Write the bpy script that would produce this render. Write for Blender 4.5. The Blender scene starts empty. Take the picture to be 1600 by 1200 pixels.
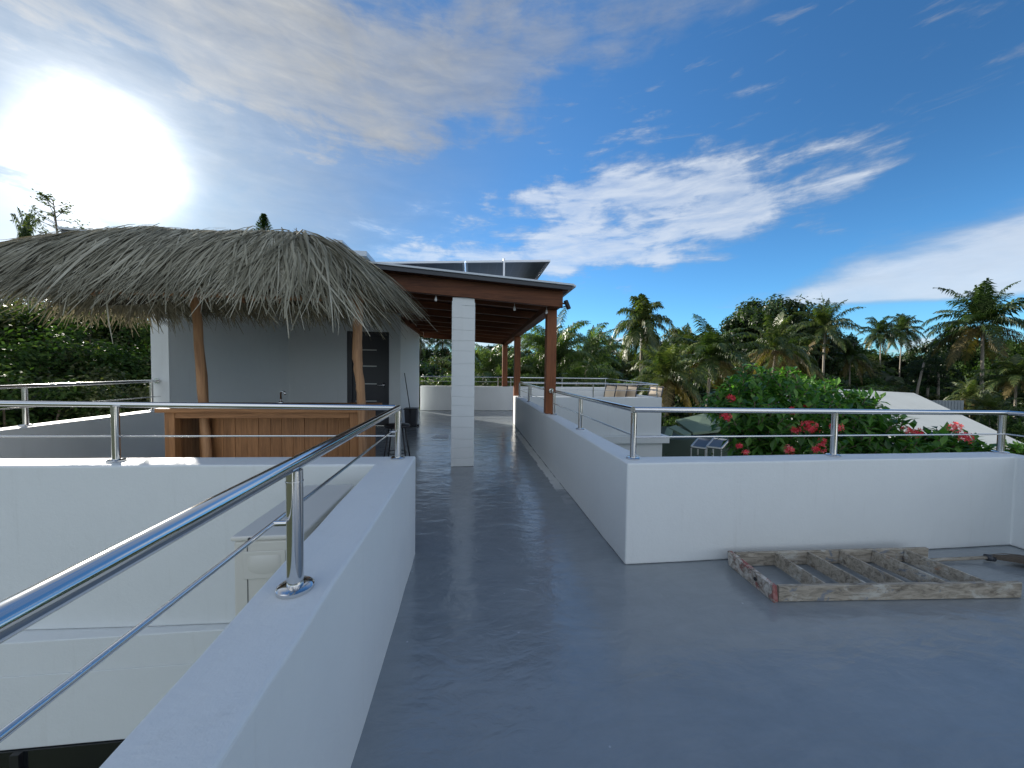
import bpy, bmesh, math, random
from math import sin, cos, pi, radians, sqrt, atan2
from mathutils import Vector, Matrix
random.seed(7)
SC = bpy.context.scene
COL = SC.collection
# ------------------------------------------------------------------ camera
EYE = Vector((0.0, 0.0, 1.4))
FPX, YAW, PITCH, ROLL = 560.0, 0.1148, -0.0344, 0.0134
_f = Vector((sin(YAW)*cos(PITCH), cos(YAW)*cos(PITCH), sin(PITCH)))
_r = Vector((cos(YAW), -sin(YAW), 0)); _u = _r.cross(_f)
CR = _r*cos(ROLL)+_u*sin(ROLL); CU = -_r*sin(ROLL)+_u*cos(ROLL); CF = _f
cam = bpy.data.cameras.new('camera'); cam.sensor_width = 36; cam.lens = FPX/1600*36
cam.clip_start = 0.05; cam.clip_end = 4000
camo = bpy.data.objects.new('camera', cam); COL.objects.link(camo)
camo.matrix_world = Matrix((( CR.x, CU.x, -CF.x, EYE.x), (CR.y, CU.y, -CF.y, EYE.y), (CR.z, CU.z, -CF.z, EYE.z), (0, 0, 0, 1)))
SC.camera = camo
def at(px, py, Y=None, Z=None, X=None):
    """point of the world seen at a photo pixel, on the plane y=Y, z=Z or x=X"""
    d = CF + CR*((px-800)/FPX) + CU*((600-py)/FPX)
    t = (Y/d.y) if Y is not None else ((Z-EYE.z)/d.z if Z is not None else X/d.x)
    return EYE + d*t
# ------------------------------------------------------------------ sun, sky, exposure
SUN_EL, SUN_AZ = radians(20.8), radians(-41.3)       # azimuth from +Y towards +X
SD = Vector((sin(SUN_AZ)*cos(SUN_EL), cos(SUN_AZ)*cos(SUN_EL), sin(SUN_EL)))
SC.view_settings.view_transform = 'Standard'; SC.view_settings.look = 'None'
SC.view_settings.exposure = 1.2; SC.view_settings.gamma = 1
sun = bpy.data.lights.new('sun', 'SUN'); sun.energy = 4.2; sun.angle = radians(0.6); sun.color = (1, .93, .82)
suno = bpy.data.objects.new('sun', sun); COL.objects.link(suno)
suno.rotation_euler = (-SD).to_track_quat('-Z', 'Y').to_euler(); suno.location = (-20, 20, 20)

class NT:
    def __init__(s, tree): s.t = tree; s.x = 0
    def n(s, kind, **kw):
        o = s.t.nodes.new(kind)
        for k, v in kw.items(): setattr(o, k, v)
        return o
    def put(s, sock, v):
        if isinstance(v, bpy.types.NodeSocket): s.t.links.new(v, sock)
        elif v is not None: sock.default_value = v
    def m(s, op, a, b=None, c=None, clamp=False):
        o = s.n('ShaderNodeMath', operation=op, use_clamp=clamp)
        for i, v in enumerate((a, b, c)):
            if v is not None: s.put(o.inputs[i], v)
        return o.outputs[0]
    def noise(s, vec, scale, detail=5, rough=.55, dist=0, out=0, lac=2):
        o = s.n('ShaderNodeTexNoise'); s.put(o.inputs['Vector'], vec); o.inputs['Scale'].default_value = scale
        o.inputs['Detail'].default_value = detail; o.inputs['Roughness'].default_value = rough
        o.inputs['Distortion'].default_value = dist; o.inputs['Lacunarity'].default_value = lac
        return o.outputs[out]
    def ramp(s, fac, pts, interp='LINEAR'):
        o = s.n('ShaderNodeValToRGB'); o.color_ramp.interpolation = interp; e = o.color_ramp.elements
        while len(e) < len(pts): e.new(0.5)
        for i, (p, c) in enumerate(pts):
            e[i].position = p; e[i].color = c if isinstance(c, tuple) else (c, c, c, 1)
        s.put(o.inputs[0], fac); return o.outputs[0]
    def curve(s, x, x0, x1, y1, pts):
        """piecewise curve of x (range x0..x1), values 0..y1"""
        f = s.m('DIVIDE', s.m('SUBTRACT', x, x0), x1-x0, clamp=True)
        return s.m('MULTIPLY', s.ramp(f, [((p-x0)/(x1-x0), v/y1) for p, v in pts]), y1)
    def sstep(s, x, a, b):
        o = s.n('ShaderNodeMapRange', interpolation_type='SMOOTHSTEP'); s.put(o.inputs[0], x)
        o.inputs[1].default_value = a; o.inputs[2].default_value = b; return o.outputs[0]
    def mix(s, fac, a, b, mode='MIX'):
        o = s.n('ShaderNodeMix', data_type='RGBA', blend_type=mode)
        s.put(o.inputs[0], fac); s.put(o.inputs[6], a); s.put(o.inputs[7], b); return o.outputs[2]
    def comb(s, x, y, z):
        o = s.n('ShaderNodeCombineXYZ'); s.put(o.inputs[0], x); s.put(o.inputs[1], y); s.put(o.inputs[2], z); return o.outputs[0]

W = bpy.data.worlds.new('World'); SC.world = W; W.use_nodes = True
W.node_tree.nodes.clear(); w = NT(W.node_tree)
tc = w.n('ShaderNodeTexCoord'); sep = w.n('ShaderNodeSeparateXYZ'); w.put(sep.inputs[0], tc.outputs['Generated'])
DX, DY, DZ = sep.outputs
az = w.m('MULTIPLY', w.m('ARCTAN2', DX, DY), 180/pi)
el = w.m('MULTIPLY', w.m('ARCSINE', DZ), 180/pi)
sky = w.n('ShaderNodeTexSky', sky_type='NISHITA', sun_disc=False, sun_elevation=SUN_EL, sun_rotation=SUN_AZ % (2*pi))
sky.air_density = 1.0; sky.dust_density = 0.25; sky.ozone_density = 3.0; sky.altitude = 20
dotp = w.n('ShaderNodeVectorMath', operation='DOT_PRODUCT'); w.put(dotp.inputs[0], tc.outputs['Generated']); dotp.inputs[1].default_value = SD
ang = w.m('MULTIPLY', w.m('ARCCOSINE', dotp.outputs['Value']), 180/pi)
# cirrus coordinates: clouds flattened onto a high plane, streaks running up to the right
wrp = w.comb(w.m('MULTIPLY', az, .05), w.m('MULTIPLY', el, .09), 0)
rot = w.n('ShaderNodeMapping'); w.put(rot.inputs[0], wrp); rot.inputs['Rotation'].default_value = (0, 0, radians(-28)); rot.inputs['Scale'].default_value = (.55, 1.5, 1)
n1 = w.noise(rot.outputs[0], 1.6, 9, .60, .35)
n2 = w.noise(wrp, 1.9, 10, .62, .3)
n3 = w.noise(rot.outputs[0], 4.2, 8, .62, .45)
n4 = w.noise(rot.outputs[0], 11.0, 6, .6, .4)
nn = w.m('ADD', w.m('MULTIPLY', n1, .5), w.m('MULTIPLY', n2, .5))        # about 0.5
nw = w.m('ADD', w.m('MULTIPLY', w.m('SUBTRACT', nn, .5), 2.0), w.m('MULTIPLY', w.m('SUBTRACT', n3, .5), .45))
def bank(cpts, hpts, soft_top, soft_bot, amp):
    bot = w.curve(az, -60, 80, 60, cpts); top = w.curve(az, -60, 80, 60, hpts)
    a = w.m('DIVIDE', w.m('SUBTRACT', top, el), soft_top)
    b = w.m('DIVIDE', w.m('SUBTRACT', el, bot), soft_bot)
    d = w.m('MINIMUM', a, b)
    d = w.m('ADD', d, w.m('MULTIPLY', nw, amp))
    return w.sstep(d, 0, 1)
b1 = bank([(-19, 18), (-13, 16), (11, 13.2), (26, 14), (38, 16), (48, 18.6), (56, 22), (60, 24)],
          [(-19, 17), (-13, 20), (0, 24.5), (11, 29.5), (25, 32), (38, 30.5), (50, 27), (57, 22.5), (60, 20)], 8.5, 3.6, 3.0)
b2 = bank([(34, 10), (36, 9.0), (48, 7.9), (61, 7.3), (80, 8)], [(34, 9.2), (42, 11.3), (48, 14.6), (55, 15.6), (61, 17), (80, 21)], 4.5, 0.8, 1.1)
veil = bank([(-60, 24), (-30, 23), (-18, 24), (-4, 26.5), (10, 33), (26, 37), (50, 42), (80, 55)],
            [(-60, 59), (80, 59)], 20, 8, 1.8)
veilx = w.m('MULTIPLY', veil, w.ramp(w.m('DIVIDE', w.m('ADD', az, 60), 140), [(0, 1.0), (.3, .95), (.5, .62), (.66, .35), (.78, .32), (1, .2)]))
low = bank([(-60, 0), (-35, 2), (10, 2), (80, 3)], [(-60, 19), (-44, 18), (-36, 11), (-22, 9), (-14, 15), (4, 15), (9, 6.5), (20, 6.0), (36, 5.6), (42, 2), (80, 2)], 3.0, 2, 5.5)  # low clouds; the stretch hidden by the roof is added for floor reflections
wisps = w.m('MULTIPLY', w.sstep(n3, .56, .80), w.m('MULTIPLY', w.sstep(el, 12, 30), .45))
tex = w.m('ADD', w.m('MULTIPLY_ADD', n3, 1.5, .02), w.m('MULTIPLY', n4, .22))
c1 = w.m('MULTIPLY', w.m('MULTIPLY', b1, .70), w.m('MINIMUM', tex, 1.08))
c2 = w.m('MULTIPLY', b2, w.m('MULTIPLY_ADD', n2, .4, .52))
cv = w.m('MULTIPLY', veilx, w.m('ADD', w.m('MULTIPLY_ADD', nn, 1.7, -.25), w.m('MULTIPLY', n3, .45)))
cl = w.m('MULTIPLY', low, .72)
aaz = w.m('ABSOLUTE', az)
rear = w.m('MULTIPLY', w.sstep(aaz, 72, 105), w.m('MULTIPLY', w.sstep(w.noise(tc.outputs['Generated'], 3.0, 7, .6), .38, .56), w.sstep(el, 80, 50)))  # unseen bright clouds behind the camera, added as whiter fill light
cm = w.m('MAXIMUM', w.m('MAXIMUM', c1, c2), w.m('MAXIMUM', w.m('MAXIMUM', cv, cl), wisps), clamp=True)
cm = w.m('MAXIMUM', cm, rear)
cm0 = w.m('MULTIPLY_ADD', nn, 1.3, w.m('MULTIPLY_ADD', cm, .35, -.15))
thin = w.m('MULTIPLY', w.m('EXPONENT', w.m('MULTIPLY', w.m('POWER', w.m('DIVIDE', ang, 30.0), 2), -1)), w.m('MULTIPLY_ADD', n2, .7, .22))
cm = w.m('MAXIMUM', cm, thin)
K = 10.0
glow = w.m('ADD', w.m('MULTIPLY', w.m('EXPONENT', w.m('MULTIPLY', w.m('POWER', w.m('DIVIDE', ang, 3.9), 2), -1)), 2.2*K),
           w.m('MULTIPLY', w.m('EXPONENT', w.m('DIVIDE', ang, -11.0)), .22*K))
skyc = w.mix(1.0, sky.outputs[0], (0.40, 0.75, 0.98, 1), 'MULTIPLY')
dim = w.m('MULTIPLY_ADD', w.m('EXPONENT', w.m('MULTIPLY', w.m('POWER', w.m('DIVIDE', ang, 42.0), 2), -1)), -.62, 1.0)
dim = w.m('MULTIPLY', dim, w.m('MULTIPLY_ADD', w.m('MULTIPLY', w.sstep(ang, 45, 105), w.sstep(el, 2, 30)), -.34, 1.0))
skyc = w.mix(1.0, skyc, w.comb(dim, dim, dim), 'MULTIPLY')
bright = w.m('MULTIPLY_ADD', w.m('EXPONENT', w.m('DIVIDE', ang, -13.0)), .16*K, w.m('MULTIPLY_ADD', w.m('MAXIMUM', b1, w.m('MAXIMUM', b2, low)), .20*K, w.m('MULTIPLY_ADD', n3, .12*K, .12*K)))
bright = w.m('ADD', bright, w.m('MULTIPLY', rear, .34*K))
cc = w.mix(1.0, w.comb(bright, bright, bright), (.84, .90, .98, 1), 'MULTIPLY')
full = w.mix(cm, skyc, cc)
gl = w.mix(1.0, w.comb(glow, glow, glow), (1.0, .97, .90, 1), 'MULTIPLY')
glm = w.m('MULTIPLY_ADD', cm0, .9, .22)
gl = w.mix(1.0, gl, w.comb(glm, glm, glm), 'MULTIPLY')
full = w.mix(1.0, full, gl, 'ADD')
bg = w.n('ShaderNodeBackground'); w.put(bg.inputs[0], full); bg.inputs[1].default_value = 0.1
wo = w.n('ShaderNodeOutputWorld'); w.put(wo.inputs[0], bg.outputs[0])

# ------------------------------------------------------------------ helpers
class MB:
    def __init__(s): s.v = []; s.f = []; s.mi = []; s.cm = 0
    def add(s, vs, fs):
        o = len(s.v); s.v += [tuple(v) for v in vs]; s.f += [tuple(i+o for i in f) for f in fs]; s.mi += [s.cm]*len(fs)
    def box(s, a, b):
        x0, y0, z0 = a; x1, y1, z1 = b
        s.add([(x0,y0,z0),(x1,y0,z0),(x1,y1,z0),(x0,y1,z0),(x0,y0,z1),(x1,y0,z1),(x1,y1,z1),(x0,y1,z1)],
              [(0,3,2,1),(4,5,6,7),(0,1,5,4),(1,2,6,5),(2,3,7,6),(3,0,4,7)])
    def prism(s, poly, z0, z1):
        n = len(poly); a = sum(poly[i][0]*poly[(i+1)%n][1]-poly[(i+1)%n][0]*poly[i][1] for i in range(n))
        if a < 0: poly = poly[::-1]
        g = lambda z, p: z(p) if callable(z) else z
        s.add([(p[0], p[1], g(z0, p)) for p in poly]+[(p[0], p[1], g(z1, p)) for p in poly],
              [tuple(range(n-1, -1, -1)), tuple(range(n, 2*n))]+[(i, (i+1)%n, n+(i+1)%n, n+i) for i in range(n)])
    def bar(s, p, q, w_, h_, up=(0,0,1)):
        p, q = Vector(p), Vector(q); d = (q-p).normalized(); up = Vector(up)
        if abs(d.dot(up)) > .99: up = Vector((0,1,0))
        r = d.cross(up).normalized()*w_/2; u = r.cross(d).normalized()*h_/2
        vs = [p-r-u, p+r-u, p+r+u, p-r+u, q-r-u, q+r-u, q+r+u, q-r+u]
        s.add(vs, [(0,1,2,3)[::-1],(4,5,6,7),(0,1,5,4),(1,2,6,5),(2,3,7,6),(3,0,4,7)])
    def tube(s, pts, r, n=12, caps=True):
        pts = [Vector(p) for p in pts]; m = len(pts); rr = r if isinstance(r, (list, tuple)) else [r]*m
        rings = []; ref = None
        for i, p in enumerate(pts):
            d = (pts[min(i+1, m-1)]-pts[max(i-1, 0)]).normalized()
            if ref is None: ref = d.orthogonal().normalized()
            ref = (ref-d*ref.dot(d)).normalized(); b = d.cross(ref)
            rings.append([p+(ref*cos(2*pi*k/n)+b*sin(2*pi*k/n))*rr[i] for k in range(n)])
        fs = [(i*n+k, i*n+(k+1)%n, (i+1)*n+(k+1)%n, (i+1)*n+k) for i in range(m-1) for k in range(n)]
        if caps: fs += [tuple(range(n-1, -1, -1)), tuple((m-1)*n+k for k in range(n))]
        s.add([v for g in rings for v in g], fs)
    def lathe(s, c, prof, n=20):
        c = Vector(c); m = len(prof)
        vs = [(c.x+r*cos(2*pi*k/n), c.y+r*sin(2*pi*k/n), c.z+z) for r, z in prof for k in range(n)]
        fs = [(i*n+k, i*n+(k+1)%n, (i+1)*n+(k+1)%n, (i+1)*n+k) for i in range(m-1) for k in range(n)]
        fs += [tuple(range(n-1, -1, -1)), tuple((m-1)*n+k for k in range(n))]
        s.add(vs, fs)
    def quad(s, a, b, c, d): s.add([a, b, c, d], [(0,1,2,3)])
    def mesh(s, name, mats, smooth=False):
        me = bpy.data.meshes.new(name); me.from_pydata(s.v, [], s.f); me.update()
        for m in (mats if isinstance(mats, (list, tuple)) else [mats]): me.materials.append(m)
        if isinstance(mats, (list, tuple)) and len(mats) > 1:
            me.polygons.foreach_set('material_index', s.mi)
        if smooth:
            me.polygons.foreach_set('use_smooth', [True]*len(me.polygons))
        return me
    def build(s, name, mats, parent=None, smooth=False, bevel=0, seg=2, auto=False):
        me = s.mesh(name, mats, smooth or auto)
        if auto: me.set_sharp_from_angle(angle=radians(38))
        o = bpy.data.objects.new(name, me); COL.objects.link(o)
        if parent:
            o.parent = parent; o.matrix_parent_inverse = parent.matrix_world.inverted()
        if bevel:
            b = o.modifiers.new('bevel', 'BEVEL'); b.width = bevel; b.segments = seg; b.limit_method = 'ANGLE'
        return o
def tag(o, label=None, cat=None, group=None, kind=None):
    if label: o['label'] = label
    if cat: o['category'] = cat
    if group: o['group'] = group
    if kind: o['kind'] = kind
    return o
def empty(name, loc, label, cat, group=None, rz=0):
    o = bpy.data.objects.new(name, None); COL.objects.link(o); o.location = loc; o.rotation_euler.z = rz
    o.empty_display_size = .1
    o.matrix_world = Matrix.Translation(Vector(loc)) @ Matrix.Rotation(rz, 4, 'Z')
    return tag(o, label, cat, group)
def copy_tree(o, parent=None):
    c = o.copy(); COL.objects.link(c)
    if parent: c.parent = parent
    for ch in list(o.children): copy_tree(ch, c)
    return c

# ------------------------------------------------------------------ materials
def mat(name):
    m = bpy.data.materials.new(name); m.use_nodes = True; t = NT(m.node_tree)
    p = m.node_tree.nodes['Principled BSDF']; t.p = p
    g = t.n('ShaderNodeTexCoord'); t.obj = g.outputs['Object']
    ge = t.n('ShaderNodeNewGeometry'); t.pos = ge.outputs['Position']
    return m, t
def setp(t, **kw):
    for k, v in kw.items(): t.put(t.p.inputs[k.replace('_', ' ')], v)
def bump(t, h, strength=.3, dist=.01, normal=None):
    b = t.n('ShaderNodeBump'); t.put(b.inputs['Height'], h); b.inputs['Strength'].default_value = strength
    b.inputs['Distance'].default_value = dist
    if normal: t.put(b.inputs['Normal'], normal)
    return b.outputs[0]
def scaled(t, vec, sc, rot=(0,0,0)):
    o = t.n('ShaderNodeMapping'); t.put(o.inputs[0], vec); o.inputs['Scale'].default_value = sc; o.inputs['Rotation'].default_value = rot
    return o.outputs[0]

M = {}
def plaster(name, c, dirt=.06, rough=.62):
    m, t = mat(name)
    a = t.noise(t.pos, .7, 5, .6); b = t.noise(t.pos, 9, 6, .7)
    k = t.m('MULTIPLY_ADD', t.m('ADD', t.m('MULTIPLY', a, .7), t.m('MULTIPLY', b, .3)), dirt*3, 1-dirt*1.9)
    col = t.mix(1.0, (c[0], c[1], c[2], 1), t.comb(k, k, k), 'MULTIPLY')
    ge = t.n('ShaderNodeSeparateXYZ'); t.put(ge.inputs[0], t.pos)
    # faint grey scuffs and roller marks
    sc = t.noise(scaled(t, t.pos, (1.5, 1.5, 6)), 2.2, 8, .75, .6)
    col = t.mix(t.m('MULTIPLY', t.sstep(sc, .62, .74), .22), col, (c[0]*.72, c[1]*.72, c[2]*.70, 1))
    dr = t.noise(scaled(t, t.pos, (7, 7, .55)), 1.6, 7, .7)
    col = t.mix(t.m('MULTIPLY', t.sstep(dr, .55, .72), .13), col, (c[0]*.62, c[1]*.60, c[2]*.55, 1))
    setp(t, Base_Color=col, Roughness=rough)
    h = t.m('ADD', t.m('MULTIPLY', t.noise(t.pos, 5, 4, .6), .9), t.m('ADD', t.noise(t.pos, 60, 6, .7), t.m('MULTIPLY', t.noise(t.pos, 18, 3, .5), .8)))
    setp(t, Normal=bump(t, h, .28, .007))
    return m
M['white'] = plaster('white_painted_render', (.67, .705, .715))
M['white_far'] = plaster('white_render', (.62, .65, .66))
M['house'] = plaster('pale_wall_paint', (.66, .70, .71), .05)
M['slab'] = plaster('white_roof_coating', (.50, .52, .49), .14, .8)

def floor_mat():
    m, t = mat('grey_floor_paint')
    a = t.noise(t.pos, .55, 6, .6, .3); b = t.noise(t.pos, 4.5, 8, .72, .6); c = t.noise(scaled(t, t.pos, (1, 3.2, 1)), 2.3, 9, .7, 1.2)
    k = t.m('ADD', t.m('MULTIPLY', a, .5), t.m('ADD', t.m('MULTIPLY', b, .22), t.m('MULTIPLY', c, .28)))
    col = t.ramp(k, [(.3, (.172, .198, .215, 1)), (.5, (.228, .258, .278, 1)), (.72, (.285, .318, .338, 1))])
    sp = t.n('ShaderNodeSeparateXYZ'); t.put(sp.inputs[0], t.pos)
    # glare patches painted into the colour along the foot of the corridor parapet
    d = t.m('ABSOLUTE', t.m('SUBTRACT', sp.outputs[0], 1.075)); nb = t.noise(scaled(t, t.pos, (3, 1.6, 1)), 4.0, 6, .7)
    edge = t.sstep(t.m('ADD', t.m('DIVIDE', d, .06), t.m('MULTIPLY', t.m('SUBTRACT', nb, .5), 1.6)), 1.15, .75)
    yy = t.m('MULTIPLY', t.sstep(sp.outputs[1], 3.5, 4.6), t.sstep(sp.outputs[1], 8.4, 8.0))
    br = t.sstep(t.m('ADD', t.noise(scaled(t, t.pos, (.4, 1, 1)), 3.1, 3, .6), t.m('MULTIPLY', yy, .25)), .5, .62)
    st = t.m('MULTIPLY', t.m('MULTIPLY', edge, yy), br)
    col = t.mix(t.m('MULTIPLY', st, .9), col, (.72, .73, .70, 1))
    # drips and specks of white paint
    vo = t.n('ShaderNodeTexVoronoi'); t.put(vo.inputs['Vector'], t.pos); vo.inputs['Scale'].default_value = 5
    spk = t.m('MULTIPLY', t.sstep(vo.outputs['Distance'], .035, .02), .55)
    col = t.mix(spk, col, (.45, .48, .5, 1))
    rr = t.m('MULTIPLY_ADD', t.noise(t.pos, 2.2, 6, .7), .28, -.03, clamp=True)
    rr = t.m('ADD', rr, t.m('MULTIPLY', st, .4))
    setp(t, Base_Color=col, Roughness=rr); t.p.inputs['Specular IOR Level'].default_value = .8
    h = t.m('ADD', t.m('MULTIPLY', t.noise(scaled(t, t.pos, (1, 1.7, 1)), 2.2, 4, .55, .8), 1), t.m('MULTIPLY', t.noise(scaled(t, t.pos, (1, 1.9, 1)), 6.5, 5, .6, 1.2), .33))
    setp(t, Normal=bump(t, h, .34, .030))
    return m
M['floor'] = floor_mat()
def steel_mat():
    m, t = mat('polished_stainless_steel')
    setp(t, Base_Color=(.66, .66, .66, 1), Metallic=1.0, Roughness=t.m('MULTIPLY_ADD', t.noise(t.pos, 30, 4, .7), .10, .06))
    setp(t, Normal=bump(t, t.noise(t.pos, 14, 3, .5), .05, .004))
    return m
M['steel'] = steel_mat()
def simple(name, c, rough=.5, metal=0, var=.12, sc=8, bmp=.12, spec=None):
    m, t = mat(name)
    k = t.m('MULTIPLY_ADD', t.noise(t.pos, sc, 6, .65), var*2, 1-var)
    setp(t, Base_Color=t.mix(1.0, (c[0], c[1], c[2], 1), t.comb(k, k, k), 'MULTIPLY'), Roughness=rough, Metallic=metal)
    if bmp: setp(t, Normal=bump(t, t.noise(t.pos, sc*4, 5, .65), bmp, .005))
    if spec is not None: t.p.inputs['Specular IOR Level'].default_value = spec
    return m
def wood_mat(name, c0, c1, axis, rough=.55, ring=22, knots=True):
    m, t = mat(name)
    sc = [ring, ring, ring]; sc[axis] = ring*.06
    v = scaled(t, t.obj, tuple(sc))
    g = t.noise(v, .9, 7, .65, 1.4); fine = t.noise(v, 5, 4, .6)
    k = t.m('ADD', t.m('MULTIPLY', g, .7), t.m('MULTIPLY', fine, .3))
    big = t.noise(t.obj, 1.3, 3, .5)
    k = t.m('ADD', t.m('MULTIPLY', k, .75), t.m('MULTIPLY', big, .25))
    col = t.ramp(k, [(.34, c0+(1,)), (.62, c1+(1,))])
    setp(t, Base_Color=col, Roughness=rough, Normal=bump(t, k, .2, .004)); t.p.inputs['Specular IOR Level'].default_value = .28
    return m
M['beam'] = wood_mat('stained_cedar_beam', (.050, .017, .008), (.175, .062, .026), 0)
M['beam_y'] = wood_mat('stained_cedar_rafter', (.055, .018, .009), (.17, .06, .027), 1)
M['post'] = wood_mat('stained_cedar_post', (.08, .026, .011), (.27, .095, .037), 2)
M['deck'] = wood_mat('stained_ceiling_boards', (.045, .016, .010), (.12, .045, .024), 0)
M['bar'] = wood_mat('varnished_bar_boards', (.13, .058, .023), (.33, .165, .072), 2)
M['bar_h'] = wood_mat('varnished_bar_frame', (.13, .06, .024), (.33, .165, .072), 0)
M['log'] = wood_mat('peeled_round_pole', (.17, .085, .042), (.42, .24, .125), 2, .6, 14)
M['oldwood'] = None
def oldwood():
    m, t = mat('paint_splattered_old_wood')
    v = scaled(t, t.obj, (3, 14, 14))
    g = t.noise(v, 2.2, 8, .7, 1.0); b = t.noise(scaled(t, t.obj, (.5, 1, 1)), 9, 7, .7, .4)
    col = t.ramp(g, [(.3, (.085, .070, .055, 1)), (.5, (.30, .27, .22, 1)), (.7, (.45, .41, .35, 1))])
    col = t.mix(t.m('MULTIPLY', t.sstep(b, .52, .68), .7), col, (.52, .53, .50, 1))
    b2 = t.noise(scaled(t, t.obj, (1, 1, 2)), 5.3, 5, .7, .7)
    col = t.mix(t.m('MULTIPLY', t.sstep(b2, .60, .66), .7), col, (.13, .17, .23, 1))
    b3 = t.noise(t.obj, 3.1, 4, .7); col = t.mix(t.m('MULTIPLY', t.sstep(b3, .62, .68), .7), col, (.30, .13, .05, 1))
    setp(t, Base_Color=col, Roughness=.85, Normal=bump(t, t.m('ADD', g, t.m('MULTIPLY', b, .6)), .5, .006))
    return m
M['oldwood'] = oldwood()
def oldred():
    m, t = mat('old_wood_with_red_paint')
    b = t.noise(t.obj, 14, 7, .75, 1.5); b2 = t.noise(t.obj, 8, 6, .7, 1.0)
    col = t.ramp(b, [(.35, (.09, .07, .055, 1)), (.5, (.36, .32, .28, 1)), (.62, (.56, .54, .5, 1))])
    col = t.mix(t.m('MULTIPLY', t.sstep(b2, .55, .60), .75), col, (.26, .045, .045, 1))
    setp(t, Base_Color=col, Roughness=.85, Normal=bump(t, b, .5, .006)); return m
M['oldred'] = oldred()
M['black'] = simple('black_plastic', (.015, .015, .018), .4)
M['darkgrey'] = simple('dark_grey_plastic', (.035, .04, .05), .45)
M['door'] = simple('charcoal_door_paint', (.022, .024, .032), .38)
M['doorline'] = simple('brushed_inlay', (.35, .36, .36), .35, .8)
M['acwhite'] = simple('cream_enamel', (.62, .61, .56), .38, 0, .05, 6, .05)
M['acdark'] = simple('black_fan_grille', (.012, .012, .014), .5)
M['roofmetal'] = simple('galvanised_roof_sheet', (.42, .46, .50), .35, .7, .1, 3)
M['roofedge'] = simple('light_grey_flashing', (.46, .50, .54), .4, .3, .06, 3)
M['alu'] = simple('aluminium_frame', (.55, .57, .60), .35, .8, .06)
M['green'] = simple('faded_green_roof', (.11, .16, .115), .75, 0, .2, 1.2)
M['greenwall'] = simple('dark_green_wall', (.035, .06, .05), .8, 0, .2, 1.2)
M['greyfence'] = simple('grey_corrugated_sheet', (.22, .25, .27), .6)
M['sling'] = simple('beige_sling_fabric', (.62, .52, .40), .8, 0, .08, 20)
M['bulb'] = simple('clear_bulb_glass', (.7, .7, .68), .15, 0, .02)
M['mast'] = simple('mast_steel', (.25, .26, .28), .5, .5)
M['paper'] = simple('white_paper', (.82, .84, .85), .5, 0, .04)
def glass_dark():
    m, t = mat('dark_window_glass'); setp(t, Base_Color=(.01, .012, .014, 1), Roughness=.06); return m
M['glass'] = glass_dark()
def panel_back():
    m, t = mat('solar_panel_underside')
    b = t.n('ShaderNodeTexBrick'); t.put(b.inputs['Vector'], t.obj); b.offset = 0; b.inputs['Scale'].default_value = 1
    b.inputs['Brick Width'].default_value = .156; b.inputs['Row Height'].default_value = .156; b.inputs['Mortar Size'].default_value = .004
    b.inputs['Color1'].default_value = (.030, .038, .060, 1); b.inputs['Color2'].default_value = (.034, .042, .068, 1); b.inputs['Mortar'].default_value = (.10, .11, .13, 1)
    setp(t, Base_Color=b.outputs[0], Roughness=.3); return m
M['cells'] = panel_back()
def ground_mat():
    m, t = mat('garden_soil_and_grass')
    k = t.noise(t.pos, .25, 8, .7)
    setp(t, Base_Color=t.ramp(k, [(.35, (.018, .026, .010, 1)), (.55, (.035, .05, .016, 1)), (.7, (.07, .06, .035, 1))]), Roughness=.95)
    return m
M['ground'] = ground_mat()
def leaf(name, c0, c1, c2=None, transl=.35, rough=.45, sc=.8, spec=.4, tint=(1.5, 1.7, .7, 1)):
    m = bpy.data.materials.new(name); m.use_nodes = True; t = NT(m.node_tree)
    p = m.node_tree.nodes['Principled BSDF']; t.p = p
    ge = t.n('ShaderNodeNewGeometry'); oi = t.n('ShaderNodeObjectInfo')
    n = t.noise(ge.outputs['Position'], sc, 3, .6)
    r = t.m('ADD', t.m('MULTIPLY', ge.outputs['Random Per Island'], .45), t.m('ADD', t.m('MULTIPLY', n, .4), t.m('MULTIPLY', oi.outputs['Random'], .25)))
    pts = [(.25, c0+(1,)), (.62, c1+(1,))]
    if c2: pts.append((.86, c2+(1,)))
    col = t.ramp(r, pts)
    setp(t, Base_Color=col, Roughness=rough); p.inputs['Specular IOR Level'].default_value = spec
    tr = t.n('ShaderNodeBsdfTranslucent')
    tcol = t.mix(1.0, col, tint, 'MULTIPLY'); t.put(tr.inputs[0], tcol)
    mx = t.n('ShaderNodeMixShader'); mx.inputs[0].default_value = transl
    t.put(mx.inputs[1], p.outputs[0]); t.put(mx.inputs[2], tr.outputs[0])
    t.put(m.node_tree.nodes['Material Output'].inputs[0], mx.outputs[0])
    return m
M['leaf_dark'] = leaf('dark_broad_leaves', (.008, .021, .006), (.024, .050, .013), (.06, .09, .026))
M['leaf_mid'] = leaf('mid_green_leaves', (.014, .034, .009), (.040, .080, .018), (.10, .14, .04), .35, .6, .8, .15)
M['leaf_olive'] = leaf('olive_leaves', (.030, .042, .014), (.075, .095, .03), (.14, .14, .06))
M['palm'] = leaf('palm_fronds', (.012, .030, .009), (.045, .075, .020), (.13, .145, .045), .3, .4)
M['palm_dry'] = leaf('yellowing_palm_fronds', (.06, .055, .018), (.14, .105, .035), (.22, .16, .07), .35, .55)
M['areca'] = leaf('bright_areca_fronds', (.018, .040, .010), (.055, .095, .024), (.18, .22, .09), .35, .35)
M['glossy'] = leaf('glossy_shrub_leaves', (.020, .065, .014), (.085, .20, .04), (.24, .38, .10), .45, .32, 2.0, .35)
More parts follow.
